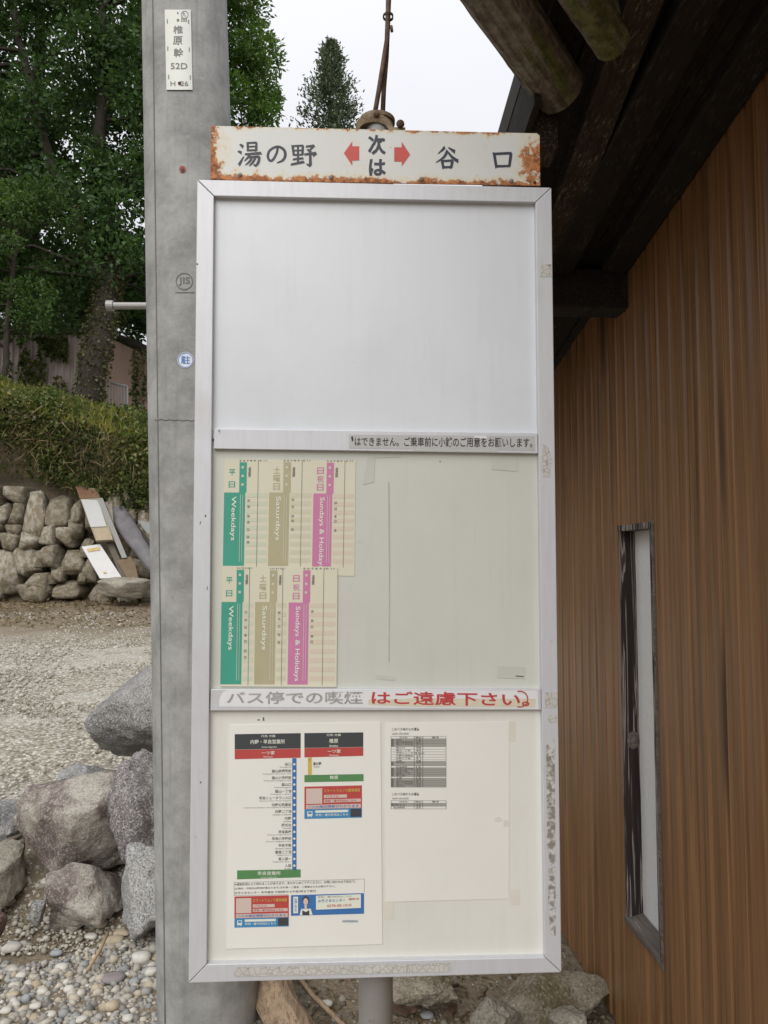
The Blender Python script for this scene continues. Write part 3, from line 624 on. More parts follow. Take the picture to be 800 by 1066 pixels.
brush((453.8, 152.6, 478, 176), [[(40, 3, 14), (28, 16, 10), (10, 32, 3)], [(54, 4, 5), (84, 24, 16)], [(52, 18, 14), (34, 48, 11), (1, 71, 3)], [(50, 20, 6), (72, 48, 12), (98, 66, 15)], [(27, 60, 12), (34, 98, 11)], [(28, 64, 9), (74, 62, 10)], [(73, 60, 13), (66, 97, 11)], [(33, 92, 9), (68, 90, 9)]])
brush((513.5, 158, 534, 175.4), [[(5, 4, 16), (18, 97, 15)], [(3, 13, 14), (96, 8, 14)], [(92, 6, 17), (83, 90, 15)], [(17, 87, 13), (86, 85, 12)]])
letter('次', rc(383.2, 140.3, 402, 161.2), MAT['ink'], DH, hdr); letter('は', rc(384.2, 165.6, 402, 183.2), MAT['ink'], DH, hdr)
flat('arrow', [(358.2, 159.4), (367, 147.0), (367, 152.3), (374.2, 152.3), (374.2, 167.0), (367, 167.0), (367, 172.6)], MAT['red'], DH, hdr)
flat('arrow', [(427.3, 161.0), (418.4, 147.6), (418.4, 153.4), (410.6, 153.4), (410.6, 168.2), (418.4, 168.2), (418.4, 173.0)], MAT['red'], DH, hdr)
def dome(name, px, py, r, d, mat, parent):
    c = P(px, py, d); b = MB(); vs_ = []; n = 12
    for (rr, h) in ((1, 0), (0.92, 0.35), (0.6, 0.62), (0.0, 0.72)):
        for i in range(n): t = 2 * math.pi * i / n; vs_.append(c + (sx * math.cos(t) + sz * math.sin(t)) * r * rr + sn * r * h)
    b.add(vs_, [(j * n + i, j * n + (i + 1) % n, (j + 1) * n + (i + 1) % n, (j + 1) * n + i) for j in range(3) for i in range(n)]); return b.build(name, mat, parent, smooth=True)
for (x, y) in ((250, 182.3), (345.0, 184.8), (439, 186.5), (532.5, 188.4)): dome('screw', x, y, 0.0032, DH, MAT['steel'], hdr)
dome('screw', 557, 190, 0.0022, DH, rustm, hdr)
# crossbar stickers
st1 = slab('fare_sticker', [(363.5, 452.6), (557.3, 454.3), (557.3, 469.2), (363.5, 467.0)], MAT['stickergrey'], -0.0021, -0.0018)
letter('はできません。ご乗車前に小銭のご用意をお願いします。', [(369.5, 455.0), (554.5, 455.9), (554.5, 466.3), (369.5, 464.6)], MAT['blackink'], -0.0015, st1)
flat('torn_glyph', [(365.5, 455.3), (367.6, 454.2), (368.2, 458.6), (366.8, 460.2)], MAT['blackink'], -0.0015, st1)
flat('worn_patch', [(494, 453.9), (507, 454.0), (507.3, 456.6), (494.2, 456.4)], MAT['stickerw'], -0.0016, st1)
flats('tape', [[(430, 466.2), (520, 467.3), (520, 470.3), (430, 469.3)]], MAT['tapeclear'], -0.0019)
st2 = slab('smoking_sticker', [(228.8, 727), (232.5, 720.8), (239, 718.8), (560.3, 719.4), (561, 738.6), (228.2, 736.0)], MAT['stickerw'], -0.0021, -0.0018)
letter('バス停での喫煙', [(236, 720.6), (378, 720.0), (378, 733.6), (236, 733.2)], MAT['fade'], -0.0014, st2)
letter('はご遠慮下さい。', [(387, 719.8), (551.5, 721.6), (551.5, 736.2), (387, 733.8)], plain('weathered_red_print', (0.50, 0.055, 0.06), 0.5, 0.25, 120), -0.0014, st2)
flats('worn_patch', [[(383, 729.0), (432, 727.5), (558, 727.8), (557.5, 736.8), (430, 736.2), (384, 734.2)]], plain('yellowed_sticker', (0.64, 0.60, 0.47), 0.5, 0.15, 60), -0.0016, st2)
def ringpoly(cx, cy, r0, r1, a0=0, a1=2 * math.pi, n=24):
    out_ = []
    for i in range(n):
        t0, t1 = a0 + (a1 - a0) * i / n, a0 + (a1 - a0) * (i + 1) / n
        out_.append([(cx + r1 * math.cos(t0), cy + r1 * math.sin(t0)), (cx + r1 * math.cos(t1), cy + r1 * math.sin(t1)), (cx + r0 * math.cos(t1), cy + r0 * math.sin(t1)), (cx + r0 * math.cos(t0), cy + r0 * math.sin(t0))])
    return out_
flats('sticker_ring', ringpoly(541.5, 728.2, 7.6, 8.8, -1.9, 1.9), MAT['pred'], -0.0011, st2)
# frame wear: tape and glue residue
def residue(name, poly, mat, d=0.0005): return flat(name, poly, mat, d)
residue('glue_residue', [(577.6, 768), (577.8, 800), (578.5, 880), (578.8, 896), (576.8, 899), (573, 902), (570.0, 880), (569.0, 777)], MAT['residue'])
residue('glue_residue', [(571.2, 905), (578.2, 902), (578.8, 935), (576.5, 945), (571.0, 941)], MAT['residue'])
residue('glue_residue', [(571.5, 948), (578.6, 944), (579.0, 975), (573.5, 973)], MAT['residue'])
residue('glue_residue', [(565.5, 462), (571, 466), (575.5, 478), (572.5, 497), (566, 496), (564.0, 480)], MAT['crack'])
residue('tape_scrap', [(563.0, 276), (574.2, 275), (574.6, 288), (563.2, 288.5)], MAT['crack'])
residue('tape_scrap', [(567.6, 721.5), (580.6, 721.3), (580.8, 737), (567.8, 737.4)], MAT['crack']); residue('tape_scrap', [(570, 744.5), (579.5, 744.0), (579.8, 752), (572.0, 752.8)], MAT['crack'])
residue('cracked_tape', [(243.5, 1008.0), (468.5, 1003.2), (469, 1012.2), (243.8, 1017.5)], MAT['crack'])
dk = plain('scratch_mark', (0.10, 0.10, 0.10), 0.8)
flats('scratch', [[(213.2, 536.6), (214.6, 536), (214.8, 538), (213.5, 538.6)], [(208.6, 543), (209.4, 542.5), (208.4, 546.5), (207.8, 546.3)], [(215.7, 611), (216.4, 610.6), (216, 614.4), (215.3, 614.4)], [(227.4, 448.7), (228.8, 446.5), (228.6, 449.3), (227.6, 450)]], dk, 0.0004)
flats('screw_hole', [ringpoly(0, 0, 0, 0, n=3)[0][:0] or [(205.4 + 0.9 * math.cos(t), 275 + 0.9 * math.sin(t)) for t in np.linspace(0, 6.283, 10, endpoint=False)], [(209.0 + 0.9 * math.cos(t), 815 + 0.9 * math.sin(t)) for t in np.linspace(0, 6.283, 10, endpoint=False)]], dk, 0.0004)
# middle panel marks
DM = DP + 0.0002
flats('tape_mark', [[(383.5, 472.6), (418, 473), (418, 476), (390.5, 477), (389.5, 502), (378, 505)], [(511.5, 476.5), (539, 477), (538.5, 491), (512, 489)], [(518, 694), (547, 695), (546.6, 707), (517.5, 706)], [(391, 703), (412, 705.5), (411.5, 709), (391, 707)]], MAT['tapeclear'], DM)
flats('crease', [[(404.2, 502), (405.4, 502), (406.3, 590), (405.6, 690), (404.8, 690), (405.0, 590)]], plain('crease_line_tone', (0.43, 0.43, 0.375), 0.7, 0.25, 60), DM)  # crease drawn as a thin line darker than the panel
flats('smudge', [[(537, 703.5), (546, 704.3), (545.6, 705.4), (537.2, 704.8)], [(457.8, 480.2), (459, 480), (459, 481.4), (457.9, 481.4)]], dk, DM)

# timetable sheets
def timetable(q, bands, D, mats, texts, stripes, lines, marks, hx, name='timetable_sheet'):
    sh = slab(name, q, MAT['cream'], D - 0.0004, D)
    TL, TR, BR, BL = [np.array(p, float) for p in q]
    return sh
def band_set(sh, D, xg, xs_, y0, y1, ys0, mat, pmat, kanji, word, wlen, cell_r, lean):
    """xg band left, xs_ strip left, strip right; y0 band top; ys0 strip top"""
    x1 = cell_r; L_ = lambda x, y: (x + lean * (y - ys0), y)
    flat('colour_band', [L_(xg, y0), L_(xs_[1] - 1.2, y0), L_(xs_[1] - 1.2, y1), L_(xg, y1)], mat, D + 0.0003, sh)
    flat('colour_strip', [L_(xs_[0], ys0), L_(xs_[1], ys0), L_(xs_[1], y0 - 0.05), L_(xs_[0], y0 - 0.05)], mat, D + 0.0003, sh)
    n = len(kanji); hh = (y0 - ys0 - 6) / n
    for i, c in enumerate(kanji):
        cx = (xg + xs_[0]) / 2 - (0.3 if n > 2 else 0.5); sz_ = 6.6 if n == 2 else 7.0; yc = ys0 + 4 + hh * (i + 0.5)
        letter(c, [L_(cx - sz_ / 2 + 0.6, yc - sz_ / 2), L_(cx + sz_ / 2 + 0.6, yc - sz_ / 2), L_(cx + sz_ / 2 + 0.6, yc + sz_ / 2), L_(cx - sz_ / 2 + 0.6, yc + sz_ / 2)], mat, D + 0.0003, sh)
    wx = xg + (xs_[0] - xg) * 0.42
    letter(word, [L_(wx, y0 + 4), L_(wx + 6.2, y0 + 4), L_(wx + 6.2, y0 + 4 + wlen), L_(wx, y0 + 4 + wlen)], MAT['lightink'], D + 0.0006, sh, rot=True)
    flats('small_print', [[L_(xs_[0] + 2.2, ys0 + 4 + 9 * i), L_(xs_[0] + 4.6, ys0 + 4 + 9 * i), L_(xs_[0] + 4.6, ys0 + 6.5 + 9 * i), L_(xs_[0] + 2.2, ys0 + 6.5 + 9 * i)] for i in range(3)] +
          [[L_(xs_[0] + 1.2, y0 + 2), L_(xs_[0] + 1.7, y0 + 2), L_(xs_[0] + 1.7, y1 - 4), L_(xs_[0] + 1.2, y1 - 4)], [L_(xs_[0] + 3.6, y0 + 2), L_(xs_[0] + 4.0, y0 + 2), L_(xs_[0] + 4.0, y1 - 4), L_(xs_[0] + 3.6, y1 - 4)]], plain('tint_print', tuple(0.6 * a + 0.4 * b_ for a, b_ in zip(mat.node_tree.nodes['Principled BSDF'].inputs[0].default_value[:3] if False else (0.5, 0.5, 0.42), (0.7, 0.7, 0.6))), 0.6) if 'tint_print' not in bpy.data.materials else bpy.data.materials['tint_print'], D + 0.0006, sh)
    ph = (y1 - y0) / 9.0
    flats('row_tint', [[L_(xs_[1] + 0.1, y0 + ph * (i + 0.1)), L_(x1, y0 + ph * (i + 0.1)), L_(x1, y0 + ph * (i + 0.6)), L_(xs_[1] + 0.1, y0 + ph * (i + 0.6))] for i in range(9)], pmat, D + 0.0002, sh)
    rr = random.Random(int(xg)); pick = [t for t in ('07', '12', '25', '31', '38', '44', '55')]
    for i in range(7 if n == 2 else 5):
        yy = y0 + ph * (i * 0.85 + 0.7) + rr.uniform(0, 3)
        letter(rr.choice(pick), [L_(xs_[1] + 1.2, yy), L_(xs_[1] + 3.8, yy), L_(xs_[1] + 3.8, yy + 2.6), L_(xs_[1] + 1.2, yy + 2.6)], MAT['greyink'], D + 0.0006, sh, rot=True)
    letter('早良街道経由', [L_(xs_[1] + 1.6, ys0 + 5), L_(xs_[1] + 4.4, ys0 + 5), L_(xs_[1] + 4.4, ys0 + 15), L_(xs_[1] + 1.6, ys0 + 15)], MAT['blackink'], D + 0.0006, sh, rot=True)
    letter('5 6 7 8 9 10 11', [L_(xs_[0], ys0 - 2.6), L_(x1 - 2, ys0 - 2.6), L_(x1 - 2, ys0 - 1.0), L_(xs_[0], ys0 - 1.0)], MAT['greyink'], D + 0.0006, sh)
    lx = (xs_[1] + x1) / 2 + 0.4
    flats('rule', [[L_(lx, ys0 - 2), L_(lx + 0.45, ys0 - 2), L_(lx + 0.45, y1 + 1), L_(lx, y1 + 1)]], MAT['greyink'], D + 0.0006, sh)
q1 = [(234.2, 478.5), (370.4, 480.0), (369.2, 600.0), (231.6, 597.5)]
s1 = slab('timetable_sheet', q1, MAT['cream'], DP - 0.0001, DP + 0.0004); D1 = DP + 0.0004
tag(s1, 'upper timetable sheet with teal, olive and pink columns')
band_set(s1, D1, 234.0, (249.6, 257.2), 513, 589.3, 481.5, MAT['teal'], MAT['pgreen'], '平日', 'Weekdays', 46, 279.6, -0.018)
band_set(s1, D1, 281.0, (295.4, 303.2), 513, 589.3, 481.5, MAT['olive'], MAT['polive'], '土曜日', 'Saturdays', 46, 325.0, -0.018)
band_set(s1, D1, 327.0, (340.4, 347.9), 514, 590.0, 482.0, MAT['pink'], MAT['ppink'], '日祝日', 'Sundays & Holidays', 74, 369.5, -0.018)
q2 = [(231.6, 590.0), (351.6, 591.3), (350.6, 715.6), (229.4, 715.0)]
s2 = slab('timetable_sheet', q2, MAT['cream'], DP + 0.0012, DP + 0.0018); D2 = DP + 0.0018
tag(s2, 'lower timetable sheet overlapping the upper one')
band_set(s2, D2, 231.2, (246.6, 254.2), 627, 712.8, 593.5, MAT['teal'], MAT['pgreen'], '平日', 'Weekdays', 46, 264.6, -0.015)
band_set(s2, D2, 266.4, (281.2, 289.0), 627, 712.8, 594.0, MAT['olive'], MAT['polive'], '土曜日', 'Saturdays', 46, 299.0, -0.015)
band_set(s2, D2, 301.2, (315.8, 323.4), 627.6, 713.0, 594.0, MAT['pink'], MAT['ppink'], '日祝日', 'Sundays & Holidays', 78, 350.0, -0.015)

# route sheet in the lower panel; zoomed-picture coordinates: region 190,740 scale 3.636
def Z(x, y): return (190 + x / 3.636, 740 + y / 3.636)
def zq(*p): return [Z(*a) for a in p]
DL = DP + 0.0010
rs = slab('route_sheet', zq((180, 56), (750, 45), (757, 885), (168, 903)), MAT['paper'], DP - 0.0001, DL)
tag(rs, 'route map sheet with dark headings and red cards')
e1_, e2_ = DL + 0.0003, DL + 0.0006
flat('heading', zq((198, 90), (448, 86), (448, 144), (198, 148)), MAT['hdr'], e1_, rs); flat('heading', zq((198, 149), (448, 145), (448, 179), (198, 185)), MAT['pred'], e1_, rs)
flat('heading', zq((462, 86), (685, 83), (685, 138), (462, 142)), MAT['hdr'], e1_, rs); flat('heading', zq((462, 143), (685, 139), (685, 172), (462, 178)), MAT['pred'], e1_, rs)
def zt(t, x0, y0, x1, y1, mat, slope=-0.014): 
    k_ = slope * (x1 - x0); return letter(t, zq((x0, y0), (x1, y0 + k_), (x1, y1 + k_), (x0, y1)), mat, e2_, rs)
W = MAT['lightink']; K = MAT['greyink']
zt('行先 方面', 298, 93, 352, 102, W); zt('内野・早良営業所', 258, 111, 388, 128, W); zt('Sawara Eigyosho', 300, 136, 358, 143, W); zt('一ツ家', 300, 154, 350, 168, W); zt('Hitotsuya', 306, 173, 342, 180, W)
zt('行先 方面', 546, 89, 600, 98, W); zt('椎原', 556, 107, 590, 124, W); zt('Shiiba', 556, 131, 590, 138, W); zt('一ツ家', 550, 148, 600, 162, W); zt('Hitotsuya', 556, 167, 592, 174, W)
flat('route_line', zq((416, 181), (432, 181), (432, 604), (416, 604)), MAT['pblue'], e1_, rs)
flats('stop_dots', [[Z(424 + 4.6 * math.cos(t), 204 + i * 25.6 + 4.6 * math.sin(t)) for t in np.linspace(0, 6.283, 9, endpoint=False)] for i in range(16)], W, e2_, rs)
for i, (jp, en) in enumerate(STOPS):
    yy = 198 + i * 25.6; l1 = 12.2 * len(jp); l2 = 5.0 * len(en)
    zt(jp, 412 - l1, yy, 412, yy + 12, MAT['greyink']); zt(en, 412 - l2, yy + 15.0, 412, yy + 20.5, MAT['tgrey'])
flat('heading', zq((207, 606), (448, 602), (448, 632), (207, 640)), MAT['pgrn'], e1_, rs); zt('早良営業所', 284, 610, 372, 625, W); zt('Sawara Eigyosho', 296, 630, 360, 635, W)
flat('route_line', zq((475, 179), (490, 178), (490, 243), (475, 244)), MAT['yellow'], e1_, rs); zt('湯の野', 494, 196, 526, 208, MAT['blackink']); zt('Yunono', 496, 211, 520, 216, K); zt('↑', 478, 183, 486, 192, K)
flat('heading', zq((462, 245), (686, 241), (686, 268), (462, 272)), MAT['pgrn'], e1_, rs); zt('椎原', 558, 247, 590, 261, W)
def card(x0, y0, x1, y1):
    w_, h_ = x1 - x0, y1 - y0; q = lambda a, c: (x0 + w_ * a, y0 + h_ * c - 0.024 * w_ * a)
    def zz(a0, c0, a1, c1): return zq(q(a0, c0), q(a1, c0), q(a1, c1), q(a0, c1))
    flat('card', zz(0, 0, 1, 0.70), MAT['pred'], e1_, rs); flat('card_base', zz(0, 0.705, 1, 1), MAT['cblue'], e1_, rs)
    flats('card_field', [zz(0.03, 0.06, 0.31, 0.54), zz(0.03, 0.57, 0.98, 0.69), zz(0.34, 0.27, 0.74, 0.37), zz(0.34, 0.41, 0.98, 0.51)], MAT['ppap'], e2_, rs)
    flats('card_field', [zz(0.19, 0.745, 0.76, 0.82)], MAT['lightink'], e2_, rs); flat('card_corner', zz(0.80, 0.72, 0.99, 0.97), MAT['hdr'], e2_, rs)
    def tt(t, a0, c0, a1, c1, m, dd=0.0009): letter(t, zz(a0, c0, a1, c1), m, DL + dd, rs)
    tt('スマートフォンで簡単検索', 0.34, 0.09, 0.97, 0.20, MAT['yellow']); tt('バスナビ', 0.37, 0.285, 0.60, 0.355, MAT['pred']); tt('時刻・運行状況はこちら', 0.36, 0.425, 0.90, 0.495, MAT['pred'])
    tt('バスの接近情報がわかります', 0.05, 0.59, 0.95, 0.67, MAT['pblue']); tt('時刻・運行状況はこちら', 0.20, 0.85, 0.76, 0.93, MAT['lightink'])
    flats('bus_symbol', [zz(0.05, 0.77, 0.14, 0.92), zz(0.06, 0.93, 0.08, 0.95), zz(0.11, 0.93, 0.13, 0.95)], MAT['lightink'], e2_, rs); flats('bus_symbol', [zz(0.065, 0.79, 0.125, 0.85)], MAT['cblue'], DL + 0.0009, rs)
card(462, 289, 680, 411); card(197, 705, 403, 823)
flats('notice_box', [zq((195, 651), (690, 638), (690, 639.5), (195, 652.5)), zq((688.5, 638), (690, 638), (690, 690), (688.5, 690)), zq((195, 651), (196.5, 651), (196.5, 700), (195, 700)), zq((195, 700), (400, 697), (400, 698.5), (195, 701.5))], MAT['tgrey'], e1_, rs)
zt('※道路状況により遅れることがあります。あらかじめご了承ください。お問い合わせは下記まで。', 198, 654, 656, 664, K, -0.025); zt('(土曜日・日祝日は時刻が異なります) 忘れ物・ご意見・ご要望などもお寄せ下さい。', 198, 671, 578, 680, K, -0.025); zt('お客さまセンター 年中無休 午前8時から午後7時まで受付', 198, 687, 506, 696, K, -0.025)
flat('contact_card', zq((411, 700), (688, 692), (688, 770), (411, 778)), MAT['pblue'], e1_, rs)
flat('card_field', zq((506, 702), (676, 696), (676, 748), (506, 755)), MAT['lightink'], e2_, rs); flat('card_field', zq((420, 706), (438, 705.5), (438, 768), (420, 768.5)), MAT['lightink'], e2_, rs)
letter('お問い合わせ', zq((424, 712), (434, 712), (434, 762), (424, 762)), MAT['pblue'], DL + 0.0009, rs, rot=True)
letter('お客さまセンター', zq((514, 716), (618, 712), (618, 724), (514, 728)), MAT['pblue'], DL + 0.0009, rs); letter('0570-00-1010', zq((548, 736), (640, 732), (640, 742), (548, 746)), MAT['pred'], DL + 0.0009, rs); letter('年中無休' if False else '福岡市', zq((628, 711), (670, 710), (670, 718), (628, 719)), MAT['pred'], DL + 0.0009, rs)
letter('時刻・運行状況はこちら', zq((514, 704), (640, 700), (640, 707), (514, 711)), MAT['tgrey'], DL + 0.0009, rs)
# printed operator: hair, face, white shirt, dark vest
def ell(cx, cy, rx, ry, n=16, a0=0, a1=6.2832): return [Z(cx + rx * math.cos(t), cy + ry * math.sin(t)) for t in np.linspace(a0, a1, n, endpoint=False)]
flats('printed_figure', [zq((444, 776), (450, 752), (486, 751), (493, 774))], MAT['lightink'], e2_, rs); flats('printed_figure', [zq((454, 775.5), (454, 757), (468, 764), (480, 756), (481, 775))], MAT['hdr'], DL + 0.0009, rs)
flats('printed_figure', [ell(467, 718, 13, 15)], MAT['hdr'], DL + 0.0007, rs); flats('printed_figure', [ell(467, 724, 9, 13), zq((462, 735), (472, 735), (471, 752), (463, 752))], MAT['skin'], DL + 0.0010, rs)
zt('nishitetsu', 606, 792, 664, 803, plain('slate_print', (0.12, 0.18, 0.26), 0.6), -0.01)
# fare sheet, region 390,700 scale 2.914
def Y_(x, y): return (390 + x / 2.914, 700 + y / 2.914)
def yq(x0, y0, x1, y1): return [Y_(x0, y0), Y_(x1, y0), Y_(x1, y1), Y_(x0, y1)]
fs_ = slab('fare_sheet', [Y_(33, 155), Y_(409, 152), Y_(408, 688), Y_(33, 698)], MAT['paper2'], DP - 0.0001, DP + 0.0006); D3 = DP + 0.0006
tag(fs_, 'fare list sheet with two grey tables, mostly blank')
letter('このバス停からの運賃', yq(53, 169, 136, 178), MAT['blackink'], D3 + 0.0003, fs_); letter('2023年 10月1日改定', yq(54, 184, 104, 191), K, D3 + 0.0003, fs_)
letter('このバス停からの運賃', yq(53, 366, 136, 375), MAT['blackink'], D3 + 0.0003, fs_); letter('2023年 10月1日改定', yq(54, 381, 104, 387), K, D3 + 0.0003, fs_)
flats('table_shade', [yq(50, a, 218, c) for a, c in ((203, 226), (271, 284), (290, 317), (322, 349), (398, 407))], plain('table_shade_print', (0.35, 0.345, 0.31), 0.6), D3 + 0.0002, fs_)
flats('table_index', [yq(50, a, 58, c) for a, c in ((203, 226), (273, 283), (290, 317), (322, 349), (399, 406))], MAT['greyink'], D3 + 0.0004, fs_)
hl = [195, 202, 209, 216, 226, 234, 242, 250, 258, 266, 271, 284, 290, 297, 304, 311, 317, 322, 329, 336, 343, 349]
flats('table_rules', [yq(50, y, 218, y + 0.8) for y in hl] + [yq(50, y, 218, y + 0.8) for y in (390, 398, 407, 415)] + [yq(x, 195, x + 1.0, 349.8) for x in (50, 217)] + [yq(x, 195, x + 1.6, 349.8) for x in (120, 146)] + [yq(x, 390, x + 1.3, 415.8) for x in (50, 120, 146, 217)], K, D3 + 0.0005, fs_)
for i, y in enumerate(hl[1:-1]):
    letter(STOPS[i % 16][0], yq(66, y + 1.4, 66 + 8.5 * len(STOPS[i % 16][0]), y + 6.4), K, D3 + 0.0006, fs_); letter(('12', '25', '31', '38', '44')[i % 5], yq(126, y + 1.2, 141, y + 6.4), K, D3 + 0.0006, fs_)
for y0 in (196.2, 391.2):
    letter('行き先', yq(76, y0, 100, y0 + 5), K, D3 + 0.0006, fs_); letter('運賃', yq(124, y0, 144, y0 + 5), K, D3 + 0.0006, fs_); letter('備考', yq(174, y0, 196, y0 + 5), K, D3 + 0.0006, fs_)
for i, y in enumerate((400, 408.5)): letter(STOPS[i][0], yq(58, y, 92, y + 5.4), K, D3 + 0.0006, fs_); letter('25', yq(126, y, 141, y + 5.4), K, D3 + 0.0006, fs_)
flats('tape', [yq(28, 697, 58, 750), yq(410, 150, 428, 210), yq(414, 660, 440, 706)], plain('yellow_tape_stain', (0.695, 0.675, 0.585), 0.4, 0.06, 40), DP + 0.0002)
flats('smudge', [[Y_(376 + 12 * math.cos(t) * (1 + 0.3 * math.sin(3 * t)), 448 + 8 * math.sin(t)) for t in np.linspace(0, 6.283, 12, endpoint=False)], [Y_(400 + 8 * math.cos(t), 460 + 14 * math.sin(t) * (1 + 0.3 * math.cos(2 * t))) for t in np.linspace(0, 6.283, 12, endpoint=False)]], plain('smudge_stain', (0.665, 0.655, 0.60), 0.6, 0.1, 90), D3 + 0.0002, fs_)
flats('smudge', [[(268, 749.5), (270.5, 749.2), (270.6, 750.3), (268, 750.6)], [(273.5, 747.5), (275, 747.0), (275.3, 751), (274, 751)]], dk, DP + 0.0003)
# post, clamp, rods
pt_top = P(393, 128, -0.058); pt_bot = P(391.3, 1045, -0.058); dv = (pt_bot - pt_top); pt_gr = pt_top + dv * ((pt_top[2] + 0.15) / (pt_top[2] - pt_bot[2]))
MB().tube([pt_gr, pt_top], 0.0243, 28).build('post', MAT['galv'], sign, smooth=True)
MB().tube([pt_top + np.array([0, 0, -0.002]), pt_top + np.array([0, 0, 0.004])], 0.0265, 28).build('post_cap', MAT['bracket'], sign, smooth=False)
b = MB(); arc = []
for t in np.linspace(math.pi, 0, 13): arc.append((math.cos(t) * 0.0265, math.sin(t) * 0.0215))
arc = [(-0.0265, -0.012)] + arc + [(0.0265, 0.001), (0.046, 0.001), (0.046, -0.012), (0.022, -0.012)] 
inner = [(math.cos(t) * 0.0215, math.sin(t) * 0.0120 - 0.004) for t in np.linspace(0, math.pi, 11)]
prof = arc + inner + [(-0.0215, -0.012)]
cb = P(389.5, 132.5, -0.032)
front = [cb + sx * x + sz * z for x, z in prof]; back = [p - sn * 0.05 for p in front]
b.prism(back, front).build('clamp', MAT['bracket'], sign)
top_c = [cb + sx * x + sz * z for x, z in inner]
dome('clamp_bolt', 417.0, 129.2, 0.0062, -0.031, MAT['rust'], sign); dome('clamp_bolt', 392, 119.0, 0.0045, -0.0305, MAT['rust'], sign)
MB().tube([P(398.5, 122, -0.056), P(399.8, 92, -0.056), P(402.5, 60, -0.056), P(404, 25, -0.056), P(405, 0, -0.056), P(408, -240, -0.056)], 0.0037, 10).build('rod', MAT['rust'], sign, smooth=True)
MB().tube([P(390.2, 120, -0.045), P(395, 92, -0.046), P(399.8, 62, -0.047), P(403, 42, -0.047), P(404.2, 10, -0.048), P(407, -240, -0.05)], 0.0036, 10).build('rod', MAT['rust'], sign, smooth=True)
b = MB(); wp = []
for i in range(25): t = i / 24 * 4 * math.pi; c = P(404.2, 16 + i * 0.12, -0.0515); wp.append(c + (sx * math.cos(t) + sn * math.sin(t)) * 0.0072)
b.tube(wp, 0.0011, 6).build('wire_tie', MAT['rust'], sign, smooth=True)
MB().tube([P(407.5, 27, -0.048), P(408.3, 33, -0.048)], 0.0022, 8).build('weld_bead', MAT['rust'], sign, smooth=True)

# ================================================================== ROCKS
_ico = {}
def ico(sub):
    if sub not in _ico:
        bm = bmesh.new(); bmesh.ops.create_icosphere(bm, subdivisions=sub, radius=1.0)
        _ico[sub] = (np.array([v.co[:] for v in bm.verts]), np.array([[v.index for v in f.verts] for f in bm.faces])); bm.free()
    return _ico[sub]
def rockverts(seed, sub=4, chops=9, rough=0.10, lo=0.55, hi=0.88, blk=0.82, hard=0.92):
    r = np.random.default_rng(seed); v, f = ico(sub); v = v.copy(); v = np.sign(v) * np.abs(v) ** blk
    for _ in range(chops):
        n = r.normal(size=3); n /= np.linalg.norm(n); d = r.uniform(lo, hi); e = v @ n - d; m = e > 0; v[m] -= np.outer(e[m] * hard, n)
    off = Vector(r.uniform(-50, 50, 3))
    dis = np.array([noise.fractal(Vector(p) * 1.7 + off, 0.8, 2.1, 5) for p in v]); v *= (1 + rough * dis)[:, None]
    if sub >= 4: v *= (1 + 0.30 * rough * np.array([noise.ridged_multi_fractal(Vector(p) * 3.1 + off, 0.9, 2.2, 5, 1.0, 2.0) - 1.0 for p in v]))[:, None]
    return v, f
def rock(name, px0, px1, py0, py1, Y, depth, mat, seed, label, cat='rock', group=None, rot=0.0, rough=0.13, sub=5, chops=14, cut=()):
    v, f = rockverts(seed, sub, chops, rough, 0.5, 0.85); c, s_ = math.cos(rot), math.sin(rot)
    v = v / (v.max(0) - v.min(0)); v = np.stack([v[:, 0] * c - v[:, 2] * s_, v[:, 1], v[:, 0] * s_ + v[:, 2] * c], -1); v = v - (v.max(0) + v.min(0)) / 2; v = v / (v.max(0) - v.min(0))
    for (cn, cdist) in cut:
        cn = np.array(cn, float); cn /= np.linalg.norm(cn); e = v @ cn - cdist; m = e > 0; v[m] -= np.outer(e[m] * 0.9, cn)
    a, b_ = atY(px0, py1, Y), atY(px1, py0, Y); cen = (a + b_) / 2; size = np.array([abs(b_[0] - a[0]), depth, abs(b_[2] - a[2])])
    o = mesh_obj(name, v * size + cen, f, mat, None, True, loc=cen); return tag(o, label, cat, group)
RK = {'grey': mat_rock('grey_granite', (0.20, 0.195, 0.188), (0.34, 0.33, 0.315), (0.48, 0.47, 0.46)),
      'brown': mat_rock('brown_boulder', (0.24, 0.205, 0.17), (0.43, 0.395, 0.34), (0.52, 0.49, 0.44), spa=0.3, stain=(0.135, 0.098, 0.088)),
      'light': mat_rock('pale_granite', (0.27, 0.27, 0.265), (0.40, 0.395, 0.38), (0.58, 0.57, 0.55), spa=0.45),
      'purple': mat_rock('purple_granite', (0.18, 0.162, 0.16), (0.30, 0.28, 0.272), (0.46, 0.43, 0.42), spa=0.6),
      'sand': mat_rock('sandy_stone', (0.27, 0.24, 0.19), (0.42, 0.385, 0.315), (0.45, 0.42, 0.35), spa=0.3),
      'wall': mat_rock('field_stone', (0.22, 0.185, 0.135), (0.37, 0.325, 0.25), (0.48, 0.44, 0.36), spa=0.3, stain=(0.15, 0.12, 0.06)),
      'wallpale': mat_rock('pale_field_stone', (0.33, 0.295, 0.235), (0.50, 0.46, 0.38), (0.60, 0.56, 0.48), spa=0.25, stain=(0.21, 0.165, 0.095)),
      'red': mat_rock('reddish_stone', (0.10, 0.05, 0.04), (0.17, 0.09, 0.075), spa=0.2)}
GR = 'boulders piled beside the utility pole'
rock('boulder', 86, 262, 662, 812, 3.80, 0.62, RK['grey'], 11, 'large speckled grey boulder topmost of the pile by the pole', 'boulder', GR, 0.2, cut=(((-0.62, -0.15, 0.75), 0.27),))
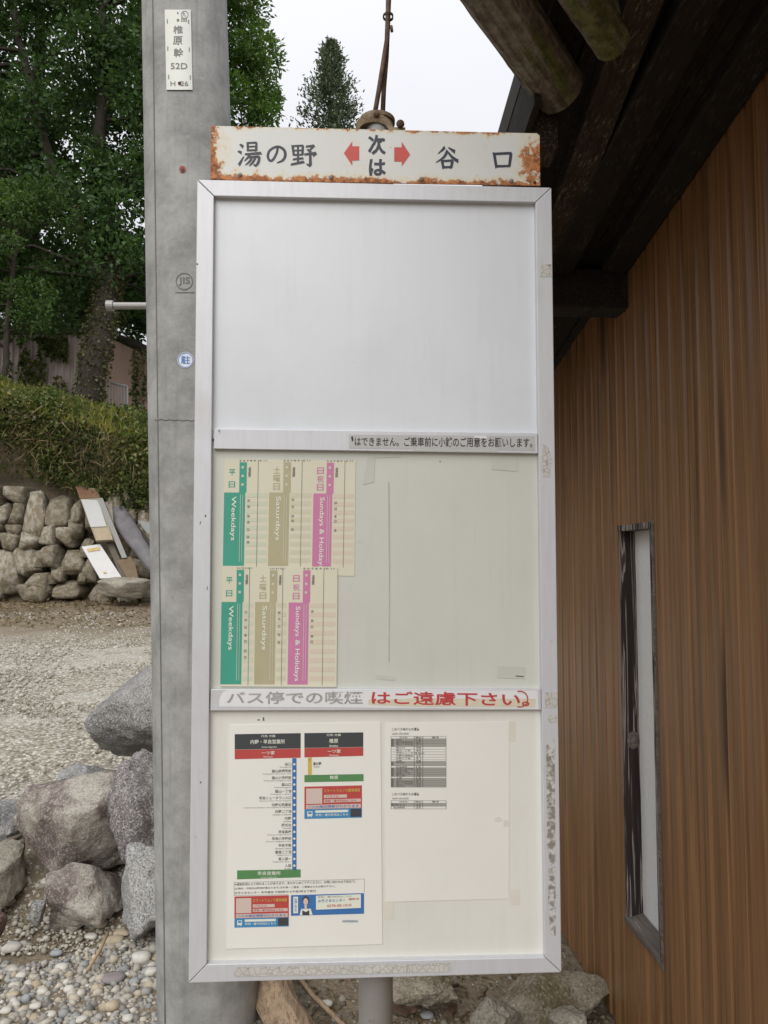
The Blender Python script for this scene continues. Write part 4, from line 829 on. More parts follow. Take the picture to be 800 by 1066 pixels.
rock('boulder', 58, 122, 795, 850, 3.72, 0.35, RK['light'], 12, 'flat pale boulder peeking out behind the big brown boulder', 'boulder', GR)
rock('boulder', 17, 150, 800, 920, 3.35, 0.50, RK['brown'], 29, 'biggest boulder, purplish brown with pale top, left of the pole', 'boulder', GR, 0.35, chops=12)
rock('boulder', 112, 190, 785, 905, 3.25, 0.40, RK['purple'], 14, 'tall purplish granite boulder squeezed against the pole, under the speckled grey one', 'boulder', GR, -0.3)
rock('boulder', 121, 196, 872, 968, 3.02, 0.38, RK['light'], 15, 'pale grey granite boulder lowest beside the pole base', 'boulder', GR, 0.3)
rock('boulder', 50, 133, 895, 970, 3.12, 0.36, RK['brown'], 16, 'dull brown boulder under the biggest boulder', 'boulder', GR, 0.15)
rock('boulder', -30, 29, 836, 872, 3.55, 0.4, RK['grey'], 17, 'low flat grey boulder at the left edge by the gravel lot', 'boulder', GR, 0.1)
rock('boulder', -45, 22, 884, 945, 3.18, 0.4, RK['sand'], 18, 'sandy coloured boulder at the left edge below the stick', 'boulder', GR, 0.2)
rock('boulder', 30, 47, 938, 966, 2.98, 0.07, RK['grey'], 19, 'small dark upright stone in the soil left of the brown boulders', 'stone', GR, sub=3)
rock('boulder', -12, 7, 946, 982, 2.86, 0.1, RK['red'], 20, 'reddish brown stone at the left edge above the pebbles', 'stone', GR, sub=3)
# stones under the sign and along the shed
rock('stone', 488, 541, 1036, 1085, 2.28, 0.14, RK['sand'], 31, 'rounded pale stone on the ground under the sign, nearest the shed', 'stone', None, 0.2, chops=5)
rock('stone', 573, 612, 1052, 1082, 2.20, 0.12, RK['sand'], 32, 'low whitish stone at the foot of the shed wall', 'stone', None, chops=6)
rock('stone', 500, 640, 1014, 1068, 2.40, 0.20, RK['wall'], 33, 'long flat tan stone slab lying against the shed wall', 'stone slab', None, -0.12, 0.06, chops=10)
rock('stone', 402, 475, 1010, 1042, 2.45, 0.16, RK['wall'], 34, 'mossy brown stone behind the sign post under the board', 'stone', None, 0.1)
# ---- pebbles
def scatter(name, pts, size, sub, mat, flatz=(0.55, 0.9), label=None):
    v0, f0 = ico(sub); n = len(pts); nv = len(v0)
    ax = rng.normal(size=(n, 3)); ax /= np.linalg.norm(ax, axis=1)[:, None]
    th = rng.uniform(0, 2 * np.pi, n); c, s_ = np.cos(th), np.sin(th)
    sc = np.stack([rng.uniform(0.75, 1.3, n), rng.uniform(0.7, 1.1, n), rng.uniform(*flatz, n)], -1) * size[:, None]
    jit = 1 + rng.normal(0, 0.17, size=(n, nv, 1)) * (1 if sub < 2 else 0.5)
    v = v0[None] * jit * sc[:, None, :]
    tl = rng.normal(0, 0.35, n); ct, st = np.cos(tl), np.sin(tl)
    y1 = v[..., 1] * ct[:, None] - v[..., 2] * st[:, None]; z1 = v[..., 1] * st[:, None] + v[..., 2] * ct[:, None]
    x2 = v[..., 0] * c[:, None] - y1 * s_[:, None]; y2 = v[..., 0] * s_[:, None] + y1 * c[:, None]
    V = np.stack([x2, y2, z1], -1) + pts[:, None, :]
    Fs = (f0[None] + (np.arange(n) * nv)[:, None, None]).reshape(-1, 3)
    o = mesh_obj(name, V.reshape(-1, 3), Fs, mat, None, False); return tag(o, label, 'gravel', kind='stuff')
PB = [(0.0, (0.16, 0.16, 0.16)), (0.2, (0.36, 0.335, 0.29)), (0.4, (0.50, 0.47, 0.40)), (0.55, (0.27, 0.29, 0.30)), (0.7, (0.56, 0.53, 0.46)), (0.86, (0.46, 0.375, 0.26)), (1.0, (0.70, 0.67, 0.61))]
pebm = mat_pebble('river_pebbles', PB); gravm = mat_pebble('lot_gravel', [(0, (0.25, 0.22, 0.165)), (0.35, (0.40, 0.37, 0.295)), (0.7, (0.54, 0.51, 0.43)), (1, (0.70, 0.68, 0.62))])
def near_pts(n, x0, x1, y0, y1):
    x = rng.uniform(x0, x1, n); y = rng.uniform(y0, y1, n); return x, y
x, y = near_pts(14500, -2.1, -0.30, 1.9, 3.02); keep = y < 2.93 + 0.10 * np.sin(x * 7) - 0.25 * np.clip(-1.05 - x, 0, 1) * 0 ; x, y = x[keep], y[keep]
s_ = np.clip(rng.lognormal(math.log(0.0082), 0.46, len(x)), 0.004, 0.022)
scatter('pebble_gravel', np.stack([x, y, ground_h(x, y) + s_ * 0.35], -1), s_, 1, pebm, label='mixed river pebbles covering the ground at the foot of the pole')
x, y = near_pts(6500, -0.4, 0.86, 1.9, 3.2); s_ = np.clip(rng.lognormal(math.log(0.0048), 0.5, len(x)), 0.002, 0.018)
scatter('soil_gravel', np.stack([x, y, ground_h(x, y) + s_ * 0.2], -1), s_, 1, mat_pebble('soil_pebbles', [(0, (0.10, 0.085, 0.06)), (0.5, (0.21, 0.185, 0.14)), (0.85, (0.31, 0.285, 0.23)), (1, (0.48, 0.46, 0.41))]), label='small stones and grit in the soil under the sign')
x, y = near_pts(6500, -2.0, -0.5, 2.9, 3.85); s_ = np.clip(rng.lognormal(math.log(0.0055), 0.55, len(x)), 0.003, 0.022)
scatter('slope_gravel', np.stack([x, y, ground_h(x, y) + s_ * 0.25], -1), s_, 1, gravm, label='loose tan stones in the soil slope between the boulders')
n_ = 42000; yy = 3.7 + (rng.uniform(0, 1, n_) ** 1.5) * 6.3; u_ = rng.uniform(0, 1, n_); xx = -(0.50 * yy + 0.5) + u_ * (0.36 * yy + 0.6)
s_ = np.clip(rng.lognormal(math.log(0.0075), 0.38, n_), 0.004, 0.022)
nzz = np.array([noise.noise(Vector((a * 0.9, c * 0.55, 5.0))) for a, c in zip(xx, yy)]); keep = rng.uniform(0, 1, n_) < np.clip(0.72 + 1.3 * nzz, 0.12, 1)
xx, yy, s_ = xx[keep], yy[keep], s_[keep]
v0, f0 = ico(1)
scatter('lot_gravel', np.stack([xx, yy, ground_h(xx, yy) + s_ * 0.3], -1), s_, 1, gravm, label='tan crushed gravel spread over the rising lot')
# larger pebbles one can pick out
big = [(12, 987, 20, 15, 'light'), (147, 999, 20, 18, 'light'), (119, 979, 20, 12, 'sand'), (93, 965, 13, 13, 'grey'), (105, 966, 14, 12, 'sand'), (78, 967, 17, 10, 'sand'), (127, 972, 18, 8, 'sand'), (27, 1041, 9, 14, 'grey'), (117, 1048, 15, 15, 'sand'), (37, 1047, 13, 9, 'light'),
       (158, 1013, 14, 13, 'light'), (64, 1008, 14, 12, 'light'), (22, 1016, 11, 10, 'light'), (59, 992, 13, 9, 'grey'), (95, 976, 13, 10, 'light'), (44, 1032, 11, 9, 'light'), (85, 1061, 13, 9, 'light'), (72, 1030, 11, 11, 'light'), (140, 1023, 11, 12, 'grey'), (118, 1018, 24, 10, 'purple'),
       (14, 1036, 12, 10, 'sand'), (100, 1028, 10, 9, 'sand'), (52, 1056, 12, 9, 'light'), (133, 1060, 12, 10, 'light'), (6, 1052, 12, 10, 'light'), (340, 1045, 13, 9, 'light'), (350, 1060, 10, 9, 'grey'), (445, 1056, 14, 8, 'grey'), (555, 1030, 18, 8, 'sand'), (428, 1050, 16, 6, 'red')]
PM = {a: plain('pebble_' + a, c, 0.8, 0.22, 60) for a, c in (('light', (0.53, 0.51, 0.455)), ('sand', (0.44, 0.37, 0.265)), ('grey', (0.29, 0.305, 0.31)), ('purple', (0.24, 0.21, 0.205)), ('red', (0.27, 0.165, 0.12)))}
nm = {'light': 'whitish', 'sand': 'tan', 'grey': 'blue grey', 'purple': 'dull purple', 'red': 'rusty brown'}
_grp = {}
for i, (px, py, wp_, hp_, m_) in enumerate(big):
    g0 = at(px, py, 2, 0.012); dep = np.dot(g0 - C, fw); w_ = wp_ / F * dep; h_ = hp_ / F * dep * 0.62
    v, f = rockverts(100 + i, 2, 4, 0.05, 0.7, 0.95); v = v / (v.max(0) - v.min(0)); cen = np.array([g0[0], g0[1], gz(g0[0], g0[1]) + 0.004 + h_ * 0.35])
    o = mesh_obj('pebble', v * np.array([w_, w_ * 0.85, h_]) + cen, f, PM[m_], None, True, loc=cen)
    where = 'under the sign board' if px > 200 else ('near the boulders' if py < 1000 else 'at the foot of the pole')
    _grp.setdefault((m_, where), []).append((px, o))
for (m_, where), lst in _grp.items():
    lst.sort(key=lambda t: t[0]); n_ = len(lst); od = ['leftmost', 'second from left', 'third from left', 'fourth from left', 'fifth from left', 'sixth from left', 'seventh from left', 'eighth from left', 'ninth from left', 'tenth from left', 'eleventh from left', 'twelfth from left']
    for j, (px, o) in enumerate(lst):
        tag(o, 'larger %s pebble %s%s' % (nm[m_], where, '' if n_ == 1 else ', %s of %d' % (od[j] if j < n_ - 1 else 'rightmost', n_)), 'pebble', 'larger pebbles in the gravel')

# ================================================================== DRY STONE RETAINING WALL
WALLY = 11.05
sw = empty('stone_wall', (-4.2, WALLY, 0.85), 'rough dry stone retaining wall below the overgrown bank', 'stone wall')
protos = []
for i in range(9):
    v, f = rockverts(300 + i, 3, 9, 0.10, 0.72, 1.05, 0.34, 1.0); v = v / (v.max(0) - v.min(0))
    for m_ in ('wall', 'wallpale'):
        me = bpy.data.meshes.new('stone'); me.from_pydata([tuple(p) for p in v], [], [tuple(q) for q in f]); me.materials.append(RK[m_]); me.polygons.foreach_set('use_smooth', [True] * len(f)); protos.append(me)
def wstone(px0, py0, px1, py1, pale=None, dY=0.0):
    z_ = 0; a, b_ = atY(px0, py1, WALLY + dY), atY(px1, py0, WALLY + dY); cen = (a + b_) / 2
    yb = WALLY + dY + 0.10 * (cen[2] - 0.85); a, b_ = atY(px0, py1, yb), atY(px1, py0, yb); cen = (a + b_) / 2
    k_ = random.randrange(9) * 2 + (random.random() < 0.5 if pale is None else int(pale))
    o = bpy.data.objects.new('stone', protos[k_]); COL.objects.link(o); o.parent = sw
    o.location = cen - np.array(sw.location); o.scale = (abs(b_[0] - a[0]) * 1.10, 0.5, abs(b_[2] - a[2]) * 1.12); o.rotation_euler = (0, 0, random.choice((0, math.pi)) + random.uniform(-0.15, 0.15))
    return o
def zr(x): return x / 4.706
for (a, c, d, e, p) in [(-10, 490, 130, 695, 1), (82, 478, 215, 615, 1), (143, 598, 277, 692, 0), (100, 655, 262, 745, 0), (188, 483, 258, 567, 0), (213, 463, 322, 567, 0), (308, 488, 428, 602, 0), (228, 366, 304, 462, 1), (296, 376, 392, 470, 1),
        (116, 402, 222, 487, 1), (43, 366, 120, 422, 0), (16, 408, 120, 496, 0), (-14, 334, 52, 405, 0), (128, 205, 242, 430, 1), (238, 222, 372, 368, 0), (-14, 256, 78, 352, 1), (40, 180, 152, 262, 1), (-20, 175, 34, 262, 0), (348, 346, 414, 442, 0), (275, 636, 425, 716, 0),
        (-20, 398, 22, 470, 1), (-60, 470, -5, 560, 0), (372, 230, 440, 350, 0), (425, 520, 520, 640, 0), (60, 255, 132, 370, 0), (408, 430, 470, 520, 0), (255, 560, 330, 640, 0), (392, 585, 440, 650, 0), (120, 560, 160, 610, 0), (218, 600, 300, 650, 0)]:
    wstone(zr(a), 470 + zr(c), zr(d), 470 + zr(e), p)
for row in range(5):                       # the wall goes on behind the boards, the pole and the sign, and out of frame
    for rng_x in ((-150, -12), (88, 500)):
        px = rng_x[0] + random.uniform(0, 10)
        while px < rng_x[1]:
            w_ = random.uniform(16, 30); h0 = 505 + row * 25 + random.uniform(-3, 3)
            if not (px < 92 and px > -12): wstone(px, h0, px + w_, h0 + 27, None, 0.06)
            px += w_ * 0.96
o = rock('stone', 101, 158, 601, 624, 10.45, 0.5, RK['sand'], 41, 'long pale flat rock lying at the foot of the leaning boards', 'rock', None, -0.25, 0.07, 4, 8)
# ================================================================== LEANING BOARDS
def board(name, pts, Yt, Yb, th, mat, label, cat='board'):
    ys_ = [p[1] for p in pts]; y0, y1 = min(ys_), max(ys_)
    f = [atY(p[0], p[1], Yt + (Yb - Yt) * (p[1] - y0) / (y1 - y0)) for p in pts]
    f = np.array(f); n = np.cross(f[1] - f[0], f[-1] - f[0]); n /= np.linalg.norm(n); n = n if n[1] > 0 else -n
    cen = f.mean(0); o = MB().prism(f, f + n * th).build(name, mat, None, loc=cen); return tag(o, label, cat), n
def zp(*p): return [(zr(a), 470 + zr(c)) for a, c in p]
def bpart(name, pts, ref, Yt, Yb, mat, par, off, th=0.004):
    y0 = min(p[1] for p in ref); y1 = max(p[1] for p in ref)
    f = np.array([atY(p[0], p[1], Yt + (Yb - Yt) * (p[1] - y0) / (y1 - y0) - off) for p in pts]); MB().prism(f, f + np.array([0, th, 0])).build(name, mat, par)
rb = plain('rusty_tin', (0.19, 0.105, 0.06), 0.8, 0.5, 14)
A_ = zp((368, 168), (476, 185), (556, 436), (470, 440))
o, n_ = board('signboard', A_, 11.0, 10.7, 0.05, plain('old_board_edge', (0.30, 0.26, 0.19), 0.8, 0.3, 12), 'discarded upright signboard with rusty top and white panel against the stone wall', 'signboard')
bpart('rusty_panel', zp((370, 170), (474, 187), (486, 226), (392, 232)), A_, 11.0, 10.7, rb, o, 0.012); bpart('white_panel', zp((398, 236), (482, 240), (522, 368), (444, 372)), A_, 11.0, 10.7, plain('faded_tin', (0.47, 0.47, 0.46), 0.5, 0.1, 8), o, 0.012)
bpart('tan_panel', zp((452, 378), (534, 374), (553, 433), (473, 437)), A_, 11.0, 10.7, plain('tan_panel_paint', (0.38, 0.31, 0.21), 0.7, 0.35, 14), o, 0.012)
B_ = zp((400, 468), (490, 455), (596, 618), (490, 624))
o, n_ = board('white_board', B_, 10.78, 10.55, 0.03, plain('white_board_paint', (0.58, 0.575, 0.56), 0.5, 0.14, 9), 'clean white notice board with yellow stripe leaning low beside the flat rock', 'notice board')
bpart('yellow_stripe', zp((424, 480), (484, 470), (493, 484), (434, 494)), B_, 10.78, 10.55, plain('faded_yellow', (0.50, 0.38, 0.17), 0.7, 0.35, 25), o, 0.010); bpart('faint_mark', zp((505, 592), (520, 590), (524, 598), (509, 600)), B_, 10.78, 10.55, bpy.data.materials['faded_yellow'], o, 0.010)
board('metal_strip', zp((474, 232), (502, 228), (622, 520), (598, 524)), 10.9, 10.66, 0.04, plain('grey_metal_strip', (0.27, 0.27, 0.25), 0.6, 0.2, 9), 'long narrow grey metal strip leaning beside the rusty signboard', 'metal strip')
board('plank', zp((520, 440), (546, 436), (640, 640), (606, 650)), 10.85, 10.55, 0.04, plain('grey_brown_plank', (0.13, 0.11, 0.085), 0.85, 0.35, 12), 'narrow weathered plank leaning between the white board and brown slab', 'plank')
board('broken_slab', zp((572, 536), (640, 518), (664, 560), (682, 642), (640, 650)), 10.7, 10.5, 0.06, plain('brown_slab', (0.17, 0.125, 0.075), 0.9, 0.35, 10), 'short broken brown wood slab at the foot of the leaning boards', 'board')
board('metal_offcut', zp((636, 640), (652, 616), (684, 660), (668, 664)), 10.5, 10.46, 0.02, plain('light_metal_offcut', (0.42, 0.43, 0.45), 0.4), 'small shiny metal offcut below the brown slab', 'offcut')
board('pale_post', zp((508, 250), (548, 246), (560, 380), (545, 385)), 11.05, 10.85, 0.05, plain('pale_timber', (0.42, 0.38, 0.30), 0.8, 0.2, 12), 'pale timber piece standing behind the grey metal strip', 'timber')
# bowed sheet
b = MB(); sp2 = [(556, 268, 604, 268), (552, 300, 634, 312), (560, 350, 668, 362), (586, 400, 700, 412), (622, 450, 730, 462), (664, 500, 764, 512), (706, 560, 800, 566), (748, 610, 830, 614)]
fr_ = []; 
for (a, c, d, e) in sp2:
    for t in np.linspace(0, 1, 7):
        px, py = zr(a + (d - a) * t), 470 + zr(c + (e - c) * t); fr_.append(atY(px, py, 10.98 - 0.5 * (py - 527) / 75 - 0.035 * math.sin(math.pi * t)))
nf = len(fr_); fs2 = []
for j in range(7):
    for i in range(6): a = j * 7 + i; fs2 += [(a, a + 7, a + 8, a + 1), (nf + a, nf + a + 1, nf + a + 8, nf + a + 7)]
per = list(range(7)) + [j * 7 + 6 for j in range(1, 8)] + [49 + i for i in range(5, -1, -1)] + [j * 7 for j in range(6, 0, -1)]
for a, c in zip(per, per[1:] + per[:1]): fs2.append((a, c, nf + c, nf + a))
cen = np.mean(fr_, 0)
o = b.add(fr_ + [p + np.array([0.004, 0.02, 0]) for p in fr_], fs2).build('bowed_sheet', plain('lavender_grey_sheet', (0.15, 0.143, 0.15), 0.6, 0.6, 7), None, True, loc=cen); tag(o, 'bowed purplish grey sheet leaning on the bank behind the utility pole', 'sheet')
for q, lab in (((655, 352, 790, 520), 'upper dark rod leaning beside the bowed grey sheet'), ((668, 392, 790, 560), 'lower dark rod leaning over the bowed grey sheet')):
    p0 = atY(zr(q[0]), 470 + zr(q[1]), 10.95); p1 = atY(zr(q[2]), 470 + zr(q[3]), 10.5); cen = (p0 + p1) / 2
    tag(MB().tube([p0, p1], 0.022, 8).build('dark_rod', plain('dark_rod_paint', (0.035, 0.032, 0.03), 0.6), None, True, loc=cen), lab, 'rod')
tag(MB().prism([atY(zr(a), 470 + zr(c), 11.0) for a, c in ((676, 340), (790, 360), (800, 470), (740, 432))], [atY(zr(a), 470 + zr(c), 11.0) + np.array([0, 0.03, 0]) for a, c in ((676, 340), (790, 360), (800, 470), (740, 432))]).build('roof_offcut', plain('pale_grey_tin', (0.36, 0.37, 0.37), 0.5, 0.2, 10), None), 'pale grey tin offcut tucked behind the dark rods', 'tin sheet')

# ================================================================== FOLIAGE
def leaf_mesh(name, p, d, size, mat, parent=None, wide=0.30, up_bias=0.6, loc=None):
    n = len(p); d = d / np.linalg.norm(d, axis=1)[:, None]; u = rng.normal(size=(n, 3)); u[:, 2] += up_bias; s_ = np.cross(d, u); s_ /= np.linalg.norm(s_, axis=1)[:, None] + 1e-9
    L_ = size[:, None]; nn = np.cross(s_, d)
    V = np.stack([p, p + d * L_ * 0.45 + s_ * L_ * wide + nn * L_ * 0.08, p + d * L_ - nn * L_ * 0.10, p + d * L_ * 0.45 - s_ * L_ * wide + nn * L_ * 0.08], 1).reshape(-1, 3)
    Fq = np.arange(4 * n).reshape(-1, 4); return mesh_obj(name, V, Fq, mat, parent, False, loc)
def clump_pts(cs, rs, per, flat_=0.7):
    n = len(cs) * per; c = np.repeat(cs, per, 0); r = np.repeat(rs, per)[:, None]
    u = rng.normal(size=(n, 3)); u /= np.linalg.norm(u, axis=1)[:, None]; rad = rng.uniform(0.15, 1, (n, 1)) ** 0.5
    off = u * rad * r * np.array([1, 1, flat_]); return c + off, u + rng.normal(size=(n, 3)) * 0.6 + np.array([0, 0, -0.15])
G_dark = [(0.0, (0.020, 0.042, 0.014)), (0.4, (0.045, 0.092, 0.028)), (0.75, (0.085, 0.16, 0.05)), (1.0, (0.15, 0.245, 0.08))]
G_mid = [(0.0, (0.045, 0.095, 0.020)), (0.4, (0.09, 0.18, 0.038)), (0.75, (0.16, 0.27, 0.06)), (1.0, (0.24, 0.36, 0.10))]
LM = {'dark': mat_leaf('dark_leaves', G_dark, 0.42), 'mid': mat_leaf('fresh_leaves', G_mid, 0.4), 'cedar': mat_leaf('conifer_needles', [(0, (0.05, 0.075, 0.04)), (0.5, (0.10, 0.135, 0.08)), (1, (0.17, 0.205, 0.13))], 0.2),
      'hedge': mat_leaf('bank_leaves', [(0, (0.035, 0.055, 0.018)), (0.4, (0.09, 0.13, 0.036)), (0.65, (0.155, 0.195, 0.055)), (0.85, (0.24, 0.20, 0.09)), (1, (0.38, 0.34, 0.14))], 0.3, 1.6),
      'dry': mat_leaf('dry_stems', [(0, (0.09, 0.06, 0.035)), (0.5, (0.19, 0.135, 0.07)), (1, (0.33, 0.26, 0.14))], 0.2, 2.0), 'yellow': mat_leaf('yellow_green_tips', [(0, (0.09, 0.12, 0.02)), (0.5, (0.20, 0.21, 0.04)), (1, (0.33, 0.29, 0.07))], 0.35, 2.0)}
k = MT('bark', 0.95); v_ = k.coord('Object', (14, 14, 3)); n_ = k.noise(v_, 2.5, 7, 0.7); k.col(k.ramp(n_, [(0.3, (0.018, 0.015, 0.011)), (0.6, (0.055, 0.046, 0.034)), (0.8, (0.10, 0.085, 0.065))])).bump(n_, 0.8, 0.02); BARK = k.m
def limbs_to(b, trunk, cs, frac=1.0, r0=0.05):
    tp = np.array(trunk)
    for c in cs[: int(len(cs) * frac)]:
        lower = tp[tp[:, 2] < c[2] - 0.15]; src = lower if len(lower) else tp
        j = src[np.argmin(np.linalg.norm(src - c, axis=1))]; m = (j + c) / 2 + rng.normal(0, 0.12, 3); b.tube([j, m, c], [r0, r0 * 0.55, r0 * 0.22], 5, cap=False)
def dense(path, k_=12):
    path = [np.array(p) for p in path]; out_ = []
    for a, c in zip(path, path[1:]): out_ += [a + (c - a) * t for t in np.linspace(0, 1, k_, endpoint=False)]
    return out_ + [path[-1]]
def tree(name, label, base, stems, cs, rs, per, lsize, mat, group=None, cat='tree', frac=0.4, wide=0.30, flat_=0.7, lr=0.05):
    root = empty(name, base, label, cat, group); b = MB(); allp = []
    for path, rad in stems:
        pts = dense(path, 6); rr = np.interp(np.linspace(0, len(path) - 1, len(pts)), range(len(path)), rad); pts = [p + rng.normal(0, 0.02, 3) for p in pts]; b.tube(pts, list(rr), 12); allp += pts
    limbs_to(b, allp, cs, frac, lr); b.build('trunk', BARK, root, smooth=True)
    p, d = clump_pts(np.array(cs), np.array(rs), per, flat_); leaf_mesh('crown', p, d, rng.uniform(0.7, 1.3, len(p)) * lsize, mat, root, wide); return root
def boxclumps(n, x0, x1, y0, y1, Y0, Y1, r0, r1, reject=None):
    cs = []; rs = []
    while len(cs) < n:
        px, py = rng.uniform(x0, x1), rng.uniform(y0, y1)
        if reject and reject(px, py): continue
        cs.append(atY(px, py, rng.uniform(Y0, Y1))); rs.append(rng.uniform(r0, r1))
    return cs, rs
TG = 'broadleaf trees on the bank'
# leaning ivy-clad tree
T0 = atY(92, 452, 15.4); stemA = ([atY(84, 475, 14.2), atY(90, 430, 14.2), atY(99, 372, 14.2), atY(107, 330, 14.5), atY(116, 290, 15.0)], [0.32, 0.265, 0.24, 0.215, 0.19])
stemB = ([atY(116, 318, 15.4), atY(97, 275, 15.3), atY(76, 215, 15.2), atY(48, 158, 15.2), atY(42, 120, 15.2), atY(20, 40, 15.3), atY(5, -60, 15.4)], [0.16, 0.13, 0.115, 0.10, 0.09, 0.075, 0.05])
stemC = ([atY(118, 292, 15.4), atY(112, 230, 15.6), atY(104, 160, 15.7), atY(108, 60, 15.8), atY(104, -80, 16)], [0.22, 0.16, 0.13, 0.10, 0.06])
def rejA(px, py): return py > 335 + 0.05 * px or (px > 235)
cs, rs = boxclumps(350, -190, 228, -200, 338, 14.3, 17.2, 0.32, 0.72, rejA)
ta = tree('leaning_tree', 'dark leafy tree with leaning ivy covered trunk on the bank', (T0[0], T0[1], gz(T0[0], T0[1])), [stemA, stemB, stemC], cs, rs, 330, 0.105, LM['dark'], TG, frac=0.12)
tr_ = np.array(dense(stemA[0], 12)); pp = tr_[rng.integers(0, len(tr_), 3600)]; u = rng.normal(size=(3600, 3)); u[:, 2] *= 0.3; u /= np.linalg.norm(u, axis=1)[:, None]
pp = pp + u * (0.18 + rng.uniform(0, 0.12, (3600, 1))); pp[:, 2] += rng.normal(0, 0.12, 3600)
leaf_mesh('ivy', pp, u + np.array([0, 0, -0.9]) + rng.normal(size=(3600, 3)) * 0.5, rng.uniform(0.04, 0.09, 3600), mat_leaf('ivy_leaves', [(0, (0.04, 0.042, 0.016)), (0.5, (0.085, 0.085, 0.034)), (1, (0.15, 0.14, 0.06))], 0.25), ta, 0.4)
# second dark tree behind
cs, rs = boxclumps(215, -240, 232, -220, 345, 18.5, 22, 0.5, 1.0)
c2_, r2_ = boxclumps(45, 30, 175, 265, 352, 19, 22, 0.4, 0.7); cs += c2_; rs += r2_
B0 = atY(20, 470, 20); tree('shade_tree', 'dark broadleaf tree behind the leaning tree, left of the pole', (B0[0], B0[1], gz(B0[0], B0[1])), [([B0, atY(30, 300, 20), atY(40, 100, 20), atY(45, -150, 20)], [0.3, 0.24, 0.16, 0.06])], cs, rs, 260, 0.17, LM['dark'], TG, frac=0.15)
# bright tree right of the pole
def rejC(px, py):
    edge = 288 + 9 * math.sin(py * 0.13) + (0 if py > 60 else -6)
    return px > edge - 8
cs, rs = boxclumps(250, 150, 312, -150, 190, 16.6, 19, 0.28, 0.60, rejC)
C0 = atY(225, 480, 17.8); tree('bright_tree', 'fresh green broadleaf tree showing right of the utility pole', (C0[0], C0[1], gz(C0[0], C0[1])), [([C0, atY(228, 330, 17.8), atY(232, 150, 17.8), atY(225, -120, 17.8)], [0.22, 0.18, 0.12, 0.05])], cs, rs, 300, 0.115, LM['mid'], TG, wide=0.22, frac=0.15)
# light foliage at lower left, in front of the dark tree
cs, rs = boxclumps(60, -90, 66, 195, 345, 12.9, 14.0, 0.22, 0.42, lambda px, py: px > 68 - 0.18 * abs(py - 250))
E0 = atY(0, 430, 13.4); tree('small_maple', 'small light green leafy tree at the left edge above the hedge', (E0[0], E0[1], gz(E0[0], E0[1])), [([E0, atY(8, 330, 13.4), atY(20, 240, 13.4)], [0.06, 0.05, 0.03])], cs, rs, 250, 0.075, mat_leaf('maple_leaves', [(0, (0.03, 0.06, 0.016)), (0.4, (0.06, 0.115, 0.03)), (0.75, (0.10, 0.175, 0.045)), (1, (0.155, 0.25, 0.07))], 0.4), TG, wide=0.26, lr=0.025)
# conifer far off
cy_ = 27.0; D0 = atY(343, 500, cy_); top = atY(343, 46, cy_); hgt = top[2] - D0[2]
root = empty('conifer', (D0[0], D0[1], gz(D0[0], D0[1])), 'lone conical conifer against the sky above the name plate', 'tree'); b = MB()
b.tube([(D0[0], D0[1], gz(D0[0], D0[1]) - 0.2), (D0[0], D0[1], D0[2] + hgt * 0.5), top], [0.28, 0.15, 0.02], 8); pts = []; drs = []; szs = []
for lv in np.linspace(0.25, 0.998, 75):
    z_ = D0[2] + hgt * lv; rr = (1 - lv) * hgt * 0.40 + 0.11
    for q in range(7):
        t = rng.uniform(0, 2 * math.pi); rl = rr * rng.uniform(0.45, 1.25); dd = np.array([math.cos(t), math.sin(t), 0]); m = 46 if lv > 0.5 else 60
        if lv > 0.5 and q < 2: b.tube([(D0[0], D0[1], z_), np.array([D0[0], D0[1], z_ + 0.1]) + dd * rl], [0.02, 0.006], 4, cap=False)
        s_ = rng.uniform(0.1, 1, m)[:, None] ** 0.7; p_ = np.array([D0[0], D0[1], z_]) + dd * rl * s_ + np.array([0, 0, 1]) * (0.25 * s_ ** 2 * rl - 0.05) + rng.normal(0, 0.10, (m, 3)); pts.append(p_); drs.append(np.tile(dd * 0.6 + np.array([0, 0, 0.5]), (m, 1)) + rng.normal(0, 0.5, (m, 3))); szs.append(rng.uniform(0.10, 0.20, m) * (1 if lv > 0.5 else 1.5))
b.build('trunk', BARK, root, smooth=True); leaf_mesh('crown', np.concatenate(pts), np.concatenate(drs), np.concatenate(szs), LM['cedar'], root, 0.20)

# ---- overgrown bank: hedge leaves, dry stems, yellow tips
n_ = 150000; X = rng.uniform(-9, 2.5, n_); t = rng.uniform(0, 1, n_)
def bankpt(X, t):
    bot = np.clip(2.66 + (X + 4.4) * -0.34, 1.8, 2.75); tp_ = hedge_top(X); z_ = bot + (tp_ - bot) * np.clip(t * 1.25, 0, 1)
    y_ = 11.28 - 0.42 * np.sin(np.clip(t, 0, 1) * 2.2) + np.clip(t - 0.6, 0, 1) * 4.2; return y_, z_
yb_, zb_ = bankpt(X, t); bul = np.array([noise.noise(Vector((a * 1.4, c * 1.4, e * 1.4))) for a, c, e in zip(X, yb_, zb_)])
ok = rng.uniform(0, 1, n_) < np.clip(0.85 + 1.3 * bul, 0.25, 1); ok &= ~((X < -4.6) & (t < 0.25) & (rng.uniform(0, 1, n_) < 0.75))
P3 = np.stack([X, yb_ - 0.40 * bul + rng.normal(0, 0.10, n_), zb_ + 0.16 * bul + rng.normal(0, 0.05, n_)], -1)[ok]
dd = rng.normal(size=(len(P3), 3)) + np.array([0, -0.7, 0.2])
hd = empty('hedge', (-3.5, 11.6, 2.6), 'overgrown bank of leafy shrubs on top of the stone wall', 'hedge')
leaf_mesh('foliage', P3, dd, rng.uniform(0.03, 0.075, len(P3)), LM['hedge'], hd, 0.34)
